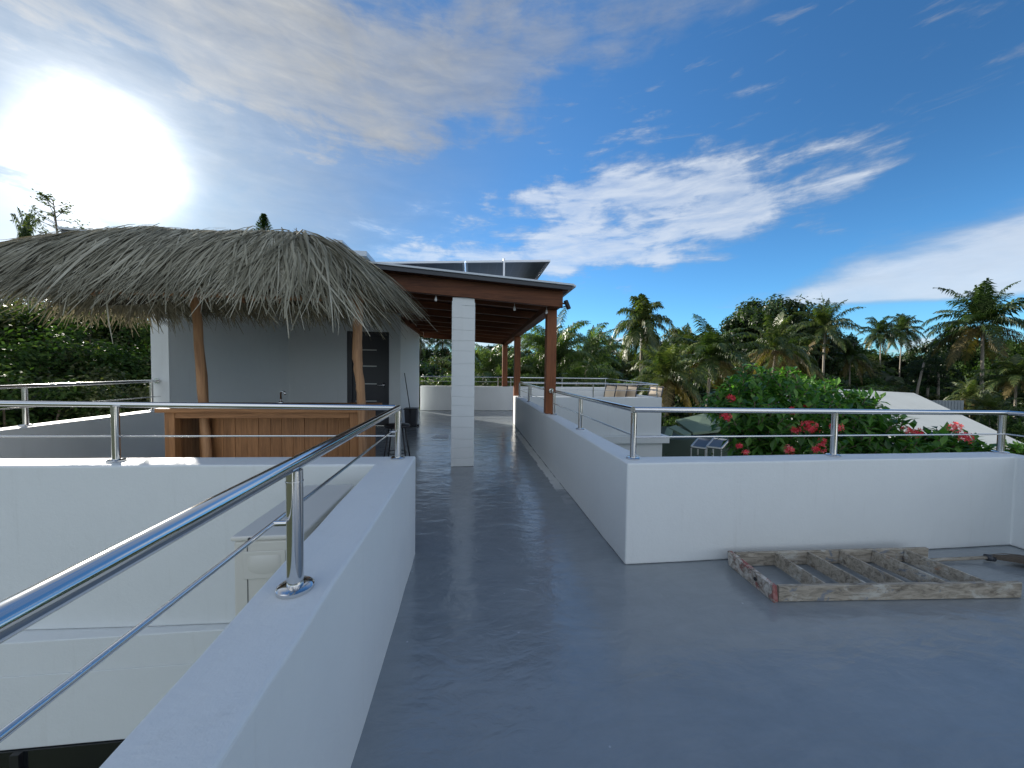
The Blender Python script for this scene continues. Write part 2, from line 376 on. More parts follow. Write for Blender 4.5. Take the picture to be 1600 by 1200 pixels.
M['bract'] = leaf('red_flowers', (.55, .02, .05), (.78, .07, .11), (.88, .32, .32), .35, .5, 4)
M['thatch'] = leaf('dry_palm_thatch', (.16, .15, .105), (.36, .34, .26), (.62, .60, .50), .12, .8, 3.0, .2, (1, .92, .75, 1))
M['thatchcore'] = simple('dark_thatch_core', (.05, .042, .03), .95)
M['bark'] = simple('grey_brown_bark', (.16, .125, .09), .9, 0, .3, 6, .4)
M['palmbark'] = simple('pale_palm_bark', (.26, .23, .19), .9, 0, .25, 5, .4)

# ------------------------------------------------------------------ ground and terrace
g = MB(); g.quad((-700,-300,-6), (700,-300,-6), (700,1500,-6), (-700,1500,-6)); tag(g.build('ground', M['ground']), kind='structure')
WT = 0.748                                         # top of the parapets
fl = MB()
# deck: main terrace with corridor, bar area and the wing, one sheet with thickness (well on the left left open)
fl.prism([(-.55,-2.5), (4.6,-2.5), (4.6,2.55), (1.23,2.55), (1.23,9.6), (5.25,9.6), (5.05,12.9), (-4.9,12.9), (-4.9,2.66), (-.55,2.66)], -.34, 0)
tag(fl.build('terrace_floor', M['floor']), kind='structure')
# storey below the deck
vb = empty('villa_building', (0, 6, -6), 'white lower storey of the villa under the grey roof terrace', 'house')
b = MB()
b.prism([(-.62,-2.5), (4.7,-2.5), (4.7,2.63), (1.31,2.63), (1.31,9.45), (5.36,9.45), (5.2,13.05), (-5,13.05), (-5,2.535), (-.62,2.535)], -6, -.345)
b.build('wall', M['white'], vb, bevel=.006)
b = MB(); b.box((-4.99, 2.528, -1.03), (-.66, 2.5335, -.56)); b.build('plaster_band', M['white'], vb, bevel=.004)
wn = MB(); wn.box((-3.6, 2.515, -2.6), (-2.02, 2.5329, -1.035)); wn = wn.build('window', M['glass'], vb)
f = MB()
for x in (-3.6, -2.81, -2.02): f.box((x-.025, 2.49, -2.62), (x+.025, 2.5148, -1.036))
f.build('frame', M['black'], wn)
b = MB(); b.prism([(1.32, 9.36), (5.52, 9.36), (5.36, 13.2), (5.21, 13.2), (5.37, 9.449), (1.32, 9.449)], -.535, -.335)
b.build('cornice', M['white'], vb, bevel=.006)

# ------------------------------------------------------------------ parapet walls
def parapet(poly, label, top=WT, bot=0.002):
    P = []
    for i in range(len(poly)):
        a, c = Vector(poly[i]), Vector(poly[(i+1)%len(poly)]); n = max(1, int((c-a).length/.22)); nd = Vector((-(c-a).y, (c-a).x)).normalized()
        for k in range(n):
            q = a.lerp(c, k/n)
            if k: q = q+nd*(.0022*sin(q.x*5.3+q.y*3.9)+.0014*sin(q.x*13+q.y*11+i))
            P.append((q.x, q.y))
    b = MB(); b.prism(P, bot, lambda p: top+.0016*sin(p[0]*4.1+p[1]*3.3)+.001*sin(p[0]*11-p[1]*9)); o = b.build('parapet_wall', M['white'], bevel=.012, seg=3)
    return tag(o, label, 'wall', 'white parapet walls')
parapet([(-.41,-2.5), (-.405,2.55), (-.41,2.77), (-4.6,2.93), (-4.6,2.72), (-.655,2.54), (-.625,1.3), (-.60,.6), (-.60,-2.5)],
        'white parapet in the left foreground turning left under the near steel handrail', bot=-.343)
parapet([(1.13,2.455), (4.5,2.455), (4.5,-2.5), (4.68,-2.5), (4.68,2.65), (1.335,2.65), (1.335,9.64), (1.155,9.64), (1.13,5)],
        'white parapet along the right of the walkway that turns right behind the wooden ladder')
parapet([(-4.64,2.935), (-4.60,6.0), (-4.84,6.0), (-4.84,2.935)], 'white parapet at the far left with its sunlit top running to the bar wall')
parapet([(-1.75,12.8), (5.0,12.8), (5.0,12.98), (-1.75,12.98)], 'white parapet at the far end of the terrace behind the white column', .862)
parapet([(1.34,9.5), (5.34,9.5), (5.19,12.795), (5.01,12.795), (5.15,9.66), (1.34,9.66)], 'white parapet round the far wing terrace where the sun loungers stand', .73, -.343)

# ------------------------------------------------------------------ railings
def post_mesh(p, zt, r):
    m = MB(); m.tube([(p[0], p[1], p[2]+.004), (p[0], p[1], zt)], r, 20); return m
def railing(name_label, path, posts, zt, rr=.021, pr=.0225, off=None, midz=.925, mr=.0065, wall=WT, ends=None, groupn='steel railings on the parapets'):
    root = empty('railing', (path[0][0], path[0][1], wall), name_label, 'railing', groupn)
    h = MB()
    pts = [Vector((p[0], p[1], p[2] if len(p) > 2 else zt)) for p in path]
    h.tube(pts[:], rr, 20) if len(pts) == 2 else None
    if len(pts) > 2:
        for a, c in zip(pts, pts[1:]): h.tube([a, c], rr, 20)
        for c in pts[1:-1]: h.lathe((c.x, c.y, c.z-rr), [(.0001, 0), (rr*.7, rr*.3), (rr, rr), (rr*.7, rr*1.7), (.0001, rr*2)], 20)
    if ends:
        for e, d in ends:
            e = Vector(e); d = Vector(d).normalized(); h.tube([e-d*.008, e], rr*1.9, 20)
    h.build('handrail', M['steel'], root, auto=True)
    mid = MB()
    for a, c in zip(path, path[1:]):
        o = Vector((off[0], off[1], 0)) if off else Vector((0,0,0))
        mid.tube([Vector((a[0], a[1], midz))+o, Vector((c[0], c[1], midz))+o], mr, 10)
    mid.build('mid_rail', M['steel'], root, auto=True)
    for p in posts:
        z0 = p[2] if len(p) > 2 else wall
        zz = zt-rr*.4
        po = post_mesh((p[0], p[1], z0), zz, pr).build('post', M['steel'], root, auto=True)
        q = MB(); q.lathe((p[0], p[1], z0+.001), [(.050*pr/.0225, 0), (.050*pr/.0225, .010), (.044*pr/.0225, .015), (pr*1.02, .0165)], 24)
        q.build('base_flange', M['steel'], po, auto=True)
        if off:
            q = MB(); q.tube([(p[0], p[1], midz), (p[0]+off[0]*1.15, p[1]+off[1]*1.15, midz)], .0085, 12)
            q.build('rail_clip', M['steel'], po, auto=True)
        if pr > .02:
            q = MB(); q.tube([(p[0], p[1], zz-.035), (p[0], p[1], zz-.031)], pr*1.06, 20); q.build('collar', M['steel'], po, auto=True)
    return root
railing('thick polished steel railing on the near left parapet, running past the camera', [(-.525,2.695,1.123), (-.51,-1.2,1.108)], [(-.51,1.105), (-.527,2.695), (-.51,-.6)], 1.112, off=(-.05,0), midz=.947)
railing('steel railing along the left cross wall in front of the wooden bar', [(-.545,2.695,1.125), (-4.6,2.83,1.15)], [(-2.413,2.735)], 1.136, off=(0,.0), midz=.918)
railing('steel railing on the far left parapet that ends on the bar wall', [(-4.74,2.9,1.16), (-4.71,5.99,1.188)], [(-4.74,4.40), (-4.715,5.90)], 1.17, off=(.045,0), midz=.955, ends=[((-4.71,5.99,1.188), (0,1,0))])
railing('steel railing on the right parapet in front of the red flowering bush', [(1.232,2.585,1.125), (4.62,2.585,1.10), (4.61,-2.3,1.10)], [(1.232,2.585), (2.945,2.585), (4.60,2.60)], 1.11, off=(0,-.0), midz=.915)
railing('steel railing sloping away beside the walkway up to the first timber post', [(1.232,2.60,1.125), (1.262,5.38,1.11)], [(1.25,3.97), (1.27,5.36)], 1.118, off=(0,0), midz=.925, ends=[((1.25,5.462,1.11), (0,1,0))])
railing('short steel railing between the first and second timber posts on the corridor parapet', [(1.262,5.75,1.11), (1.268,9.4,1.11)], [(1.262,7.7), (1.262,9.2)], 1.11, off=(0,0), midz=.925)
railing('long steel railing on the far parapet in front of the palms', [(-1.74,12.89), (5.09,12.89)], [at(653,602,Y=12.89)[:2], at(778,604,Y=12.89)[:2], at(798,604,Y=12.89)[:2], at(878,606,Y=12.89)[:2], (4.99,12.88)], 1.19, midz=1.03, wall=.862, rr=.018, pr=.018)
railing('steel railing on the near side of the far wing terrace', [(1.40,9.56,1.10), (5.24,9.56,1.09)], [(1.62,9.56), (3.36,9.56), (5.22,9.56)], 1.09, midz=.92, wall=.73, rr=.018, pr=.018)
railing('steel railing on the right side of the far wing terrace beside the palms', [(5.24,9.56,1.09), (5.09,12.85,1.19)], [(5.16,11.0)], 1.13, midz=.95, wall=.73, rr=.018, pr=.018)

# ------------------------------------------------------------------ house behind the bar
hs = empty('terrace_house', (-3.2, 9.2, 0), 'pale grey rooftop room behind the thatched bar with a dark door', 'house')
roofz = lambda x: 2.70-.066*(x+.2)            # underside of the lean-to roof
def rz(p): return roofz(p[0])-.004
b = MB()
b.prism([(-4.79,6.02), (-4.56,6.02), (-4.36,9.2), (-3.02,9.2), (-3.02,9.32), (-4.36,9.42), (-4.79,9.42)], .003, rz)
b.prism([(-2.02,9.2), (-1.74,9.2), (-1.745,12.5), (-4.79,12.5), (-4.79,12.3), (-2.02,12.3)], .003, rz)
b.prism([(-3.019,9.2), (-2.021,9.2), (-2.021,9.32), (-3.019,9.32)], 2.34, rz)
b.build('wall', M['house'], hs, bevel=.008)
b = MB(); b.box((-4.80,6.008,.003), (-4.555,6.018,2.93)); b.build('corner_pilaster', M['white'], hs, bevel=.003)
dr = MB(); dr.box((-3.015,9.255,.01), (-2.025,9.30,2.335)); dr = dr.build('door', M['door'], hs, bevel=.004)
b = MB(); b.box((-3.018,9.21,.004), (-2.90,9.254,2.338)); b.box((-2.10+.03,9.21,.004), (-2.022,9.254,2.338)); b.box((-2.899,9.21,2.25), (-2.071,9.254,2.338)); b.build('door_frame', M['door'], dr, bevel=.003)
for z in (1.89, 1.49, 1.05, .62):
    b = MB(); b.box((-2.83,9.247,z-.012), (-2.33,9.2548,z+.012)); b.build('inlay_strip', M['doorline'], dr)
b = MB(); b.tube([(-2.16,9.20,1.02), (-2.30,9.195,1.02)], .011, 10); b.tube([(-2.16,9.254,1.02), (-2.16,9.20,1.02)], .013, 10); b.lathe((-2.16,9.235,1.02), [(.03,-.05), (.03,.05)], 12); b.build('handle', M['steel'], dr, smooth=True)
# raised block with its own small roof above
sb = empty('stair_tower', (-4.5, 10.6, 2.9), 'small roofed block standing on the house roof behind the thatch', 'building')
b = MB(); b.box((-5.4, 10.2, 2.95), (-3.1, 12.4, 4.55)); b.build('wall', M['house'], sb)
b = MB(); pr_ = [at(470,374,Y=9.9), at(535,375,Y=9.9), at(545,386,Y=9.9), at(572,390,Y=9.9)]
b.prism([(-5.6,9.9), (pr_[1].x,9.9), (pr_[1].x,12.6), (-5.6,12.6)], pr_[1].z-.07, pr_[1].z)
b.prism([(-5.55,9.95), (pr_[3].x,9.95), (pr_[3].x,12.5), (-5.55,12.5)], pr_[3].z-.16, lambda p: pr_[3].z-.02 if p[0] > -4 else pr_[3].z+.0)
b.build('roof', M['roofmetal'], sb, bevel=.01)
b = MB(); b.tube([at(463,372,Y=10.5), at(463,356,Y=10.5)], .012, 6); b.build('antenna', M['mast'], sb)

# ------------------------------------------------------------------ timber canopy with sloping roof
cp = empty('timber_canopy', (0, 9, 0), 'dark red timber canopy with sloping metal roof over the walkway', 'canopy')
Y0, Y1 = 5.22, 12.95
def sl(x, dz=0): return roofz(x)+dz
def slab(xa, xb, ya, yb, z0, z1):
    m = MB(); m.prism([(xa,ya), (xb,ya), (xb,yb), (xa,yb)], lambda p: sl(p[0], z0), lambda p: sl(p[0], z1)); return m
m = slab(-5.0, 1.44, Y0-.14, Y1+.1, .034, .062); m.build('roof_sheet', M['roofmetal'], cp)
m = slab(-5.02, 1.46, Y0-.19, Y0-.143, .048, .076); m.prism([(1.441,Y0-.14), (1.50,Y0-.14), (1.50,Y1+.1), (1.441,Y1+.1)], lambda p: sl(p[0], .046), lambda p: sl(p[0], .074)); m.build('gutter_edge', M['roofedge'], cp, bevel=.003)
m = slab(-5.0, 1.435, Y0-.168, Y0-.146, -.012, .045); m.build('fascia', M['darkgrey'], cp, bevel=.003)
m = MB()
yb = Y0+.07
n = int((Y1-Y0)/.118)
for i in range(n):
    y = Y0+i*(Y1-Y0)/n
    m.prism([(-5,y+.003), (1.42,y+.003), (1.42,y+(Y1-Y0)/n-.003), (-5,y+(Y1-Y0)/n-.003)], lambda p: sl(p[0], .004), lambda p: sl(p[0], .030))
m.build('ceiling_boards', M['deck'], cp)
for k in range(9):
    y = Y0+.05+k*(Y1-Y0-.1)/8
    h = -.235 if k in (0, 8) else -.13
    m = slab(-1.655 if k > 3 else -4.5, 1.33 if k else 1.345, y-.045, y+.045, h, .001)
    m.build('cross_beam' if k in (0, 8) else 'rafter', M['beam'], cp, bevel=.006)
m = slab(-1.735, -1.66, 9.22, Y1-.11, -.20, .001); m.build('ledger_beam', M['beam_y'], cp, bevel=.006)
m = slab(1.17, 1.33, Y0+.11, Y1-.11, -.235, -.131); m.build('side_beam', M['beam_y'], cp, bevel=.006)
for x, y, z0, hw in ((1.245,5.56,WT,.078), (1.27,9.85,WT,.085), (1.215,12.88,.864,.088)):
    m = MB(); m.prism([(x-hw,y-hw), (x+hw,y-hw), (x+hw,y+hw), (x-hw,y+hw)], z0+.002 if y < 9.7 or y > 12 else .003, lambda p: sl(p[0], -.237))
    m.build('post', M['post'], cp, bevel=.008)
m = MB(); m.prism([(1.13,5.40), (1.38,5.40), (1.38,5.62), (1.13,5.62)], lambda p: sl(p[0], -.44), lambda p: sl(p[0], -.3)); 
# string light bulbs
for px, py, Y in ((681,468,5.32), (804,483,5.5), (854,488,5.42)):
    p = at(px, py, Y=Y); q = MB(); q.lathe(p, [(.004,.045), (.012,.04), (.012,.02), (.022,0), (.016,-.02), (.003,-.026)], 10); q.tube([p+Vector((0,0,.045)), Vector((p.x, p.y, sl(p.x, -.02)))], .003, 5)
    o = q.build('hanging_bulb', M['bulb'], smooth=True); tag(o, 'small bare bulb hanging from the canopy %s' % {681:'left of the white column', 804:'ceiling just right of the white column', 854:'beside the first timber post'}[px], 'light bulb', 'bare bulbs under the canopy')
fl_ = empty('floodlight', at(886,478,Y=5.12), 'small black floodlight on a bracket at the right corner of the canopy roof', 'light')
p = at(886,478,Y=5.12)
m = MB(); m.bar(p+Vector((-.03,-.02,.075)), p+Vector((.03,.0,-.045)), .09, .045, up=(1,0,.3)); m.build('lamp_head', M['black'], fl_, bevel=.008)
m = MB(); m.tube([(1.33,5.25,p.z-.005), p+Vector((-.01,0,0))], .008, 6); m.build('bracket', M['black'], fl_)
m = MB(); m.tube([(1.345,5.25,p.z+.06), (1.375,5.24,p.z+.055)], .012, 6); m.build('cable_gland', M['black'], fl_)
# white column of stacked stone courses
m = MB(); rnd = random.Random(3)
z = .003; pts = []
while z < 2.385:
    h = rnd.uniform(.10, .19); z1 = min(z+h, 2.40)
    if 2.40-z1 < .05: z1 = 2.40
    j = rnd.uniform(-.0006, .0008)
    s1, s2 = rnd.uniform(-.012, .012), rnd.uniform(-.01, .01)
    zz0, zz1 = z+.0008, z1-.0008
    xa, xb, ya, yb = -.277-j, .054+j, 5.25-j, 5.57
    sl0 = getattr(rnd, 'last', 0)
    m.add([(xa,ya,zz0+sl0), (xb,ya,zz0-sl0), (xb,yb,zz0), (xa,yb,zz0), (xa,ya,zz1+s1), (xb,ya,zz1-s1), (xb,yb,zz1), (xa,yb,zz1)],
          [(0,3,2,1),(4,5,6,7),(0,1,5,4),(1,2,6,5),(2,3,7,6),(3,0,4,7)])
    rnd.last = s1 if z1 < 2.3 else 0
    z = z1
co = empty('stone_clad_column', (-.11, 5.4, 0), 'square white column of uneven courses in the middle of the walkway', 'column')
m.build('cladding', M['white'], co, bevel=.003)
m = MB(); m.box((-.268,5.26,.002), (.045,5.56,sl(0,-.23))); m.build('core', M['white'], co)
# things on the walkway floor
p = at(690, 682, Z=.002)
m = MB(); m.quad((p.x-.20,p.y-.17,.004), (p.x+.15,p.y-.19,.004), (p.x+.13,p.y+.20,.008), (p.x-.10,p.y+.21,.004)); m.add([(p.x-.20,p.y-.17,.001), (p.x+.15,p.y-.19,.001), (p.x+.13,p.y+.20,.001), (p.x-.10,p.y+.21,.001)], [(3,2,1,0)])
tag(m.build('paper_sheet', M['paper']), 'flat white sheet lying on the walkway floor left of the column', 'paper')

# ------------------------------------------------------------------ solar panels on the canopy
def solar(x0, x1, y0, y1, z0, z1, label):
    r_ = empty('solar_panel', ((x0+x1)/2, (y0+y1)/2, z0), label, 'solar panel', 'solar panels on the canopy roof')
    fq = lambda p: z0+(z1-z0)*(p[1]-6.5)/3.4+.060*(p[0]-PX)
    m = MB(); m.prism([(x0,y0), (x1,y0), (x1,y1), (x0,y1)], lambda p: fq(p), lambda p: fq(p)+.006); m.build('cell_sheet', M['cells'], r_)
    m = MB(); w_ = .035; fz = lambda d: (lambda p: fq(p)+d)
    for a, c, d, e in ((x0-.001,x1+.001,y0-.002,y0+w_), (x0-.001,x1+.001,y1-w_,y1+.002), (x0-.002,x0+w_,y0+w_+.001,y1-w_-.001), (x1-w_,x1+.002,y0+w_+.001,y1-w_-.001)):
        m.prism([(a,d), (c,d), (c,e), (a,e)], fz(-.022), fz(.014))
    m.build('frame', M['alu'], r_, bevel=.002)
P_ = at(860, 407, Y=6.5)
PX, PZ = P_.x, P_.z
for i, (a, c) in enumerate(((PX-1.53, PX), (PX-3.09, PX-1.56))):
    for j, (d, e) in enumerate(((6.5, 8.15), (8.18, 9.83))):
        solar(a, c, d, e, PZ, PZ-.02, '%s solar panel %s on the canopy roof' % (('front', 'rear')[j], ('at the right end', 'nearer the thatch')[i]))
ms = empty('panel_stand', (0, 7, 2.7), 'galvanised stand carrying the solar panels on the canopy roof', 'stand')
q0, q1 = at(787,448,Y=6.47), at(787,404,Y=6.47)
m = MB(); m.bar((q0.x,6.47,sl(q0.x,.06)), (q0.x,6.47,q1.z), .034, .034); m.build('leg', M['alu'], ms, bevel=.003)
for x, y in ((.55,9.6), (-1.6,9.6)):
    m = MB(); m.bar((x,y,sl(x,.06)), (x,y,PZ-.05+.06*(x-PX)), .045, .045); m.build('leg', M['alu'], ms, bevel=.003)
for y in (8.165,):
    m = MB(); m.bar((-1.65,y,PZ-.055+.06*(-1.65-PX)), (PX-.02,y,PZ-.055), .05, .03); m.build('cross_rail', M['alu'], ms)

# ------------------------------------------------------------------ bar under the thatch
bar = empty('bar_counter', (-2.1, 4.3, 0), 'wooden plank bar counter under the thatched roof', 'bar counter')
bx0, bx1, by0, by1 = -3.13, -1.20, 4.05, 4.75
m = MB()
nb = 14
for i in range(nb):
    xa = bx0+.12+(bx1-bx0-.2)*i/nb; xb = bx0+.12+(bx1-bx0-.2)*(i+1)/nb-.003
    m.box((xa, 4.36+.002*(i%2), .03), (xb, 4.385, .93))
for i in range(5):
    ya = 4.17+i*.11; m.box((bx1-.022, ya, .03), (bx1, ya+.107, .93))
    m.box((bx0, ya, .03), (bx0+.022, ya+.107, .93))
m.build('panelling', M['bar'], bar, bevel=.002)
m = MB(); m.box((bx0-.01,by0+.02,.003), (bx0+.085,by0+.11,.93)); m.build('leg', M['bar'], bar, bevel=.004)
m = MB(); m.box((bx1-.11,by0+.02,.003), (bx1-.01,by0+.11,.93)); m.build('leg', M['bar'], bar, bevel=.004)
m = MB(); m.box((bx0+.087,by0+.025,.87), (bx1-.112,by0+.09,.93)); m.box((bx0+.13,4.31,.003),(bx1-.13,4.355,.06)); m.build('apron', M['bar_h'], bar, bevel=.003)
m = MB()
for i in range(6): m.box((bx0-.07,by0-.02+i*.125,.933), (bx1+.07,by0-.02+i*.125+.122,.975))
m.build('countertop', M['bar_h'], bar, bevel=.004)
# tap on the bar
tp = at(444,612,Y=4.7)
m = MB(); m.tube([(tp.x,4.62,.976), (tp.x,4.62,1.10), (tp.x+.02,4.60,1.125), (tp.x+.06,4.58,1.12), (tp.x+.075,4.57,1.09)], .011, 10); m.lathe((tp.x,4.62,.976), [(.028,0), (.028,.02), (.014,.03)], 12)
tag(m.build('bar_tap', M['steel'], smooth=True), 'small curved tap standing on the bar counter', 'tap')
# stool behind the right end of the bar
st = empty('bar_stool', (-1.02, 5.15, 0), 'black metal stool half hidden behind the right end of the bar', 'stool')
m = MB(); m.lathe((-1.02,5.15,.60), [(.02,0), (.17,.005), (.18,.02), (.17,.04), (.02,.045)], 20); m.build('seat', M['black'], st, smooth=True)
for sx, sy in ((-1,-1), (1,-1), (1,1), (-1,1)):
    m = MB(); m.tube([(-1.02+sx*.09,5.15+sy*.09,.60), (-1.02+sx*.17,5.15+sy*.17,.003)], .011, 8); m.build('leg', M['black'], st, smooth=True)
m = MB(); m.tube([(-1.02+.135*cos(a*pi/10),5.15+.135*sin(a*pi/10),.25) for a in range(21)], .007, 6, False); m.build('foot_ring', M['black'], st, smooth=True)

# bin and mop
bn = empty('waste_bin', (-1.42, 8.7, 0), 'dark grey bucket bin standing by the house corner', 'bin')
bp0 = at(641, 667, Z=0); bx, by = bp0.x, bp0.y
m = MB(); m.v = []; 
def taper(m, cx, cy, z0, z1, a0, b0, a1, b1):
    m.add([(cx-a0,cy-b0,z0),(cx+a0,cy-b0,z0),(cx+a0,cy+b0,z0),(cx-a0,cy+b0,z0),(cx-a1,cy-b1,z1),(cx+a1,cy-b1,z1),(cx+a1,cy+b1,z1),(cx-a1,cy+b1,z1)],
          [(0,3,2,1),(4,5,6,7),(0,1,5,4),(1,2,6,5),(2,3,7,6),(3,0,4,7)])
taper(m, bx, by+.16, .003, .42, .13, .13, .155, .155); m.build('bucket', M['darkgrey'], bn, bevel=.02)
m = MB(); taper(m, bx, by+.16, .421, .455, .17, .17, .165, .165); m.build('lid', M['black'], bn, bevel=.01)
m = MB(); m.box((bx+.15, by+.03, .003), (bx+.20, by+.2, .05)); m.build('pedal', M['black'], bn, bevel=.008)
m = MB(); a_ = at(641,636,Y=by+.05); c_ = at(632,583,Y=by+.45); m.tube([(a_.x, by+.0, .46), c_], .011, 8); m.tube([(a_.x+.01,by-.06,.003), (a_.x,by-.0,.46)], .011, 8)
for i in range(14):
    m.tube([(a_.x+.01,by-.06,.12), (a_.x+.01+rnd.uniform(-.07,.07),by-.06+rnd.uniform(-.06,.03),.006)], .006, 5)
tag(m.build('mop', M['black'], smooth=True), 'dark long-handled mop leaning on the house wall over the bin', 'mop')

# ------------------------------------------------------------------ thatched roof
th = empty('thatched_roof', (-2.75, 4.3, 0), 'shaggy grey palm-thatch roof on round poles over the bar', 'thatched roof')
rt = random.Random(11)
RX0, RX1, RY = -3.85, -1.98, 4.32          # ridge
def surf(dx, dy, s, x):
    """point s metres out from the ridge point x in direction (dx,dy)"""
    sag = .012*sin(x*5.1)-.10*max(0, -3.3-x)
    e = 1.32 if abs(dx) > .8 else 1.12
    u = s/e
    z = 2.86+sag+.02*(x+2.8)-.05*(x+2.8)**2*.25 - (.22*max(0, u)+.50*max(0, u)**2 if u < 1 else .72+1.0*(u-1))
    return Vector((x+dx*s, RY+dy*s*(.92 if dy < 0 else .60), z+(.10*max(0, u-.4) if dy > 0 else 0)))
def base_pt():
    """random ridge point and outward direction"""
    per = (RX1-RX0); tot = 2*per+2*pi*.75
    k = rt.random()*tot
    if k < per: x = RX0+k; a = -pi/2+rt.gauss(0, .22)
    elif k < 2*per: x = RX0+k-per; a = pi/2+rt.gauss(0, .22)
    else:
        a = rt.uniform(-pi/2, pi/2)
        if rt.random() < .5: x = RX1+rt.uniform(-.15, .05)
        else: x = RX0+rt.uniform(-.05, .15); a = pi-a
    return x, a
m = MB()
def blade(m, x, a, s0, L, wd, lift):
    L = max(.15, min(L, (1.27 if cos(a) < .35 else 1.44)+rt.gauss(0, .08)-s0))
    dx, dy = cos(a), sin(a); n = 6; prev = None; curl = rt.gauss(0, .30); sw = rt.gauss(0, .10)
    droop = rt.uniform(.05, .28); tw = rt.uniform(-.5, .5)
    vs = []
    for i in range(n+1):
        t = i/n; s = s0+L*t
        aa = a+curl*t*t*.5
        p = surf(cos(a), sin(a), s, x)
        side = Vector((-sin(a), cos(a), 0))
        p = p+side*(sw*t+curl*L*t*t*.6)
        over = max(0, s-1.12)
        p.z += lift*(1-t*.6)-droop*t*t*.25-over*over*.4
        wv = wd*(1-.75*t*t)*(.55 if i == 0 else 1)
        sd = (side*cos(tw)+Vector((0,0,1))*sin(tw))*wv
        vs += [p-sd, p+Vector((0,0,wv*.35)), p+sd]
    fs = []
    for i in range(n):
        k = i*3; fs += [(k,k+1,k+4,k+3), (k+1,k+2,k+5,k+4)]
    m.add(vs, fs)
for i in range(9000):
    x, a = base_pt(); s0 = rt.random()**.8*.95-.08
    blade(m, x, a, max(-.05, s0), rt.uniform(.35, .80), rt.uniform(.003, .013), rt.uniform(-.02, .05)+(.04 if rt.random() < .05 else 0))
for i in range(3000):        # eave fringe
    x, a = base_pt(); blade(m, x, a, rt.uniform(.75, 1.02), rt.uniform(.20, .44), rt.uniform(.003, .011), rt.uniform(-.08, .02))
for i in range(110):         # broad untrimmed leaf ends drooping at the right-hand end
    blade(m, RX1+rt.uniform(-.12,.06), rt.gauss(-.35, .5), rt.uniform(.1, .6), rt.uniform(.5, .95), rt.uniform(.012, .024), rt.uniform(.02, .09))
for i in range(700):         # ridge cover bent over both sides, some stray ends
    x = rt.uniform(RX0-.2, RX1+.2); a = rt.choice((-1, 1))*pi/2+rt.gauss(0, .6); blade(m, x, a, -.02, rt.uniform(.4, .9), rt.uniform(.005, .016), rt.uniform(.0, .035))
m.build('palm_thatch', M['thatch'], th)
m = MB()                        # dense inner layer that closes the roof
ring = []
NU, NS = 48, 8
cen = []
for k in range(NU):
    a = 2*pi*k/NU; dx, dy = cos(a), sin(a)
    x = RX0+(RX1-RX0)*(0.5+.5*max(-1, min(1, dx*1.6)))
    cen.append([surf(dx, dy, 1.06*s/NS, x)-Vector((0,0,.055)) for s in range(NS+1)])
vs = [p for c in cen for p in c]
fs = [(k*(NS+1)+s, ((k+1)%NU)*(NS+1)+s, ((k+1)%NU)*(NS+1)+s+1, k*(NS+1)+s+1) for k in range(NU) for s in range(NS)]
m.add(vs, fs); o = m.build('thatch_underlayer', M['thatchcore'], th)
sd_ = o.modifiers.new('thick', 'SOLIDIFY'); sd_.thickness = .03
# round poles and rafters
def pole(pts, r0, r1):
    m = MB(); P = [Vector(p) for p in pts]; out = []; rad = []
    for i in range(len(P)-1):
        for k in range(5):
            t = k/5; out.append(P[i].lerp(P[i+1], t)+Vector((rt.gauss(0,.003), rt.gauss(0,.003), 0)))
    out.append(P[-1]); n = len(out)
    for i in range(n): rad.append(r0+(r1-r0)*i/(n-1)+rt.uniform(-.0015,.0015))
    m.tube(out, rad, 14); return m.build('pole', M['log'], th, smooth=True)
a0, a1, a2 = at(323,700,Y=4.28), at(318,640,Y=4.28), at(305,470,Y=4.2)
pole([(a0.x+.03,4.28,.003), a0, a1, a2, (a2.x,4.22,2.5)], .047, .040)
a0, a1, a2, a3 = at(560,700,Y=4.3), at(563,600,Y=4.0), at(558,560,Y=4.0), at(560,470,Y=4.05)
pole([(a1.x+.02,4.02,.003), (a1.x+.01,4.02,1.0), a1, a2, a3, (a3.x-.02,4.1,2.5)], .040, .050)
bp_ = at(319,620,Y=4.85); pole([(bp_.x+.03,4.85,.003), (bp_.x,4.85,1.3), (bp_.x-.06,4.8,2.3)], .040, .035)
bp_ = at(562,600,Y=4.85); pole([(bp_.x,4.85,.003), (bp_.x,4.85,1.5), (bp_.x-.02,4.8,2.3)], .040, .035)
for y, z in ((3.95,2.30), (4.75,2.28)):
    m = MB(); m.tube([(-4.4,y,z), (-1.2,y,z)], .035, 10); m.build('eave_beam', M['log'], th, smooth=True)
for i in range(7):
    x = -4.1+i*.43
    m = MB(); m.tube([(x,3.5,2.02), (x,RY,2.66), (x,4.85,2.22)], .022, 8); m.build('rafter', M['log'], th, smooth=True)

# ------------------------------------------------------------------ air conditioner on the outside of the near parapet
ac = empty('air_conditioner', (-.88, 1.95, .1), 'cream outdoor air-conditioning unit hung outside the near left parapet', 'air conditioner')
ax0, ax1, ay0, ay1, az0, az1 = -.995, -.725, 1.62, 2.30, .13, .665
m = MB(); m.box((ax0,ay0,az0), (ax1,ay1,az1)); m.build('casing', M['acwhite'], ac, bevel=.012, seg=3)
m = MB(); m.box((ax0-.008,ay0-.008,az1+.001), (ax1+.008,ay1+.008,az1+.022)); 
m.build('top_cover', M['acwhite'], ac, bevel=.008, seg=3)
m = MB(); m.box((ax1+.001,ay0+.05,az0+.04), (ax1+.012,ay1-.05,az1-.03)); m.build('fan_grille', M['acdark'], ac, bevel=.004)
m = MB(); hx = (ax0+ax1)/2-.01
m.box((hx-.085,ay0-.006,az1-.165), (hx+.085,ay0-.0005,az1-.045)); m.build('handle_recess', M['acwhite'], ac, bevel=.004)
m = MB(); vs = []
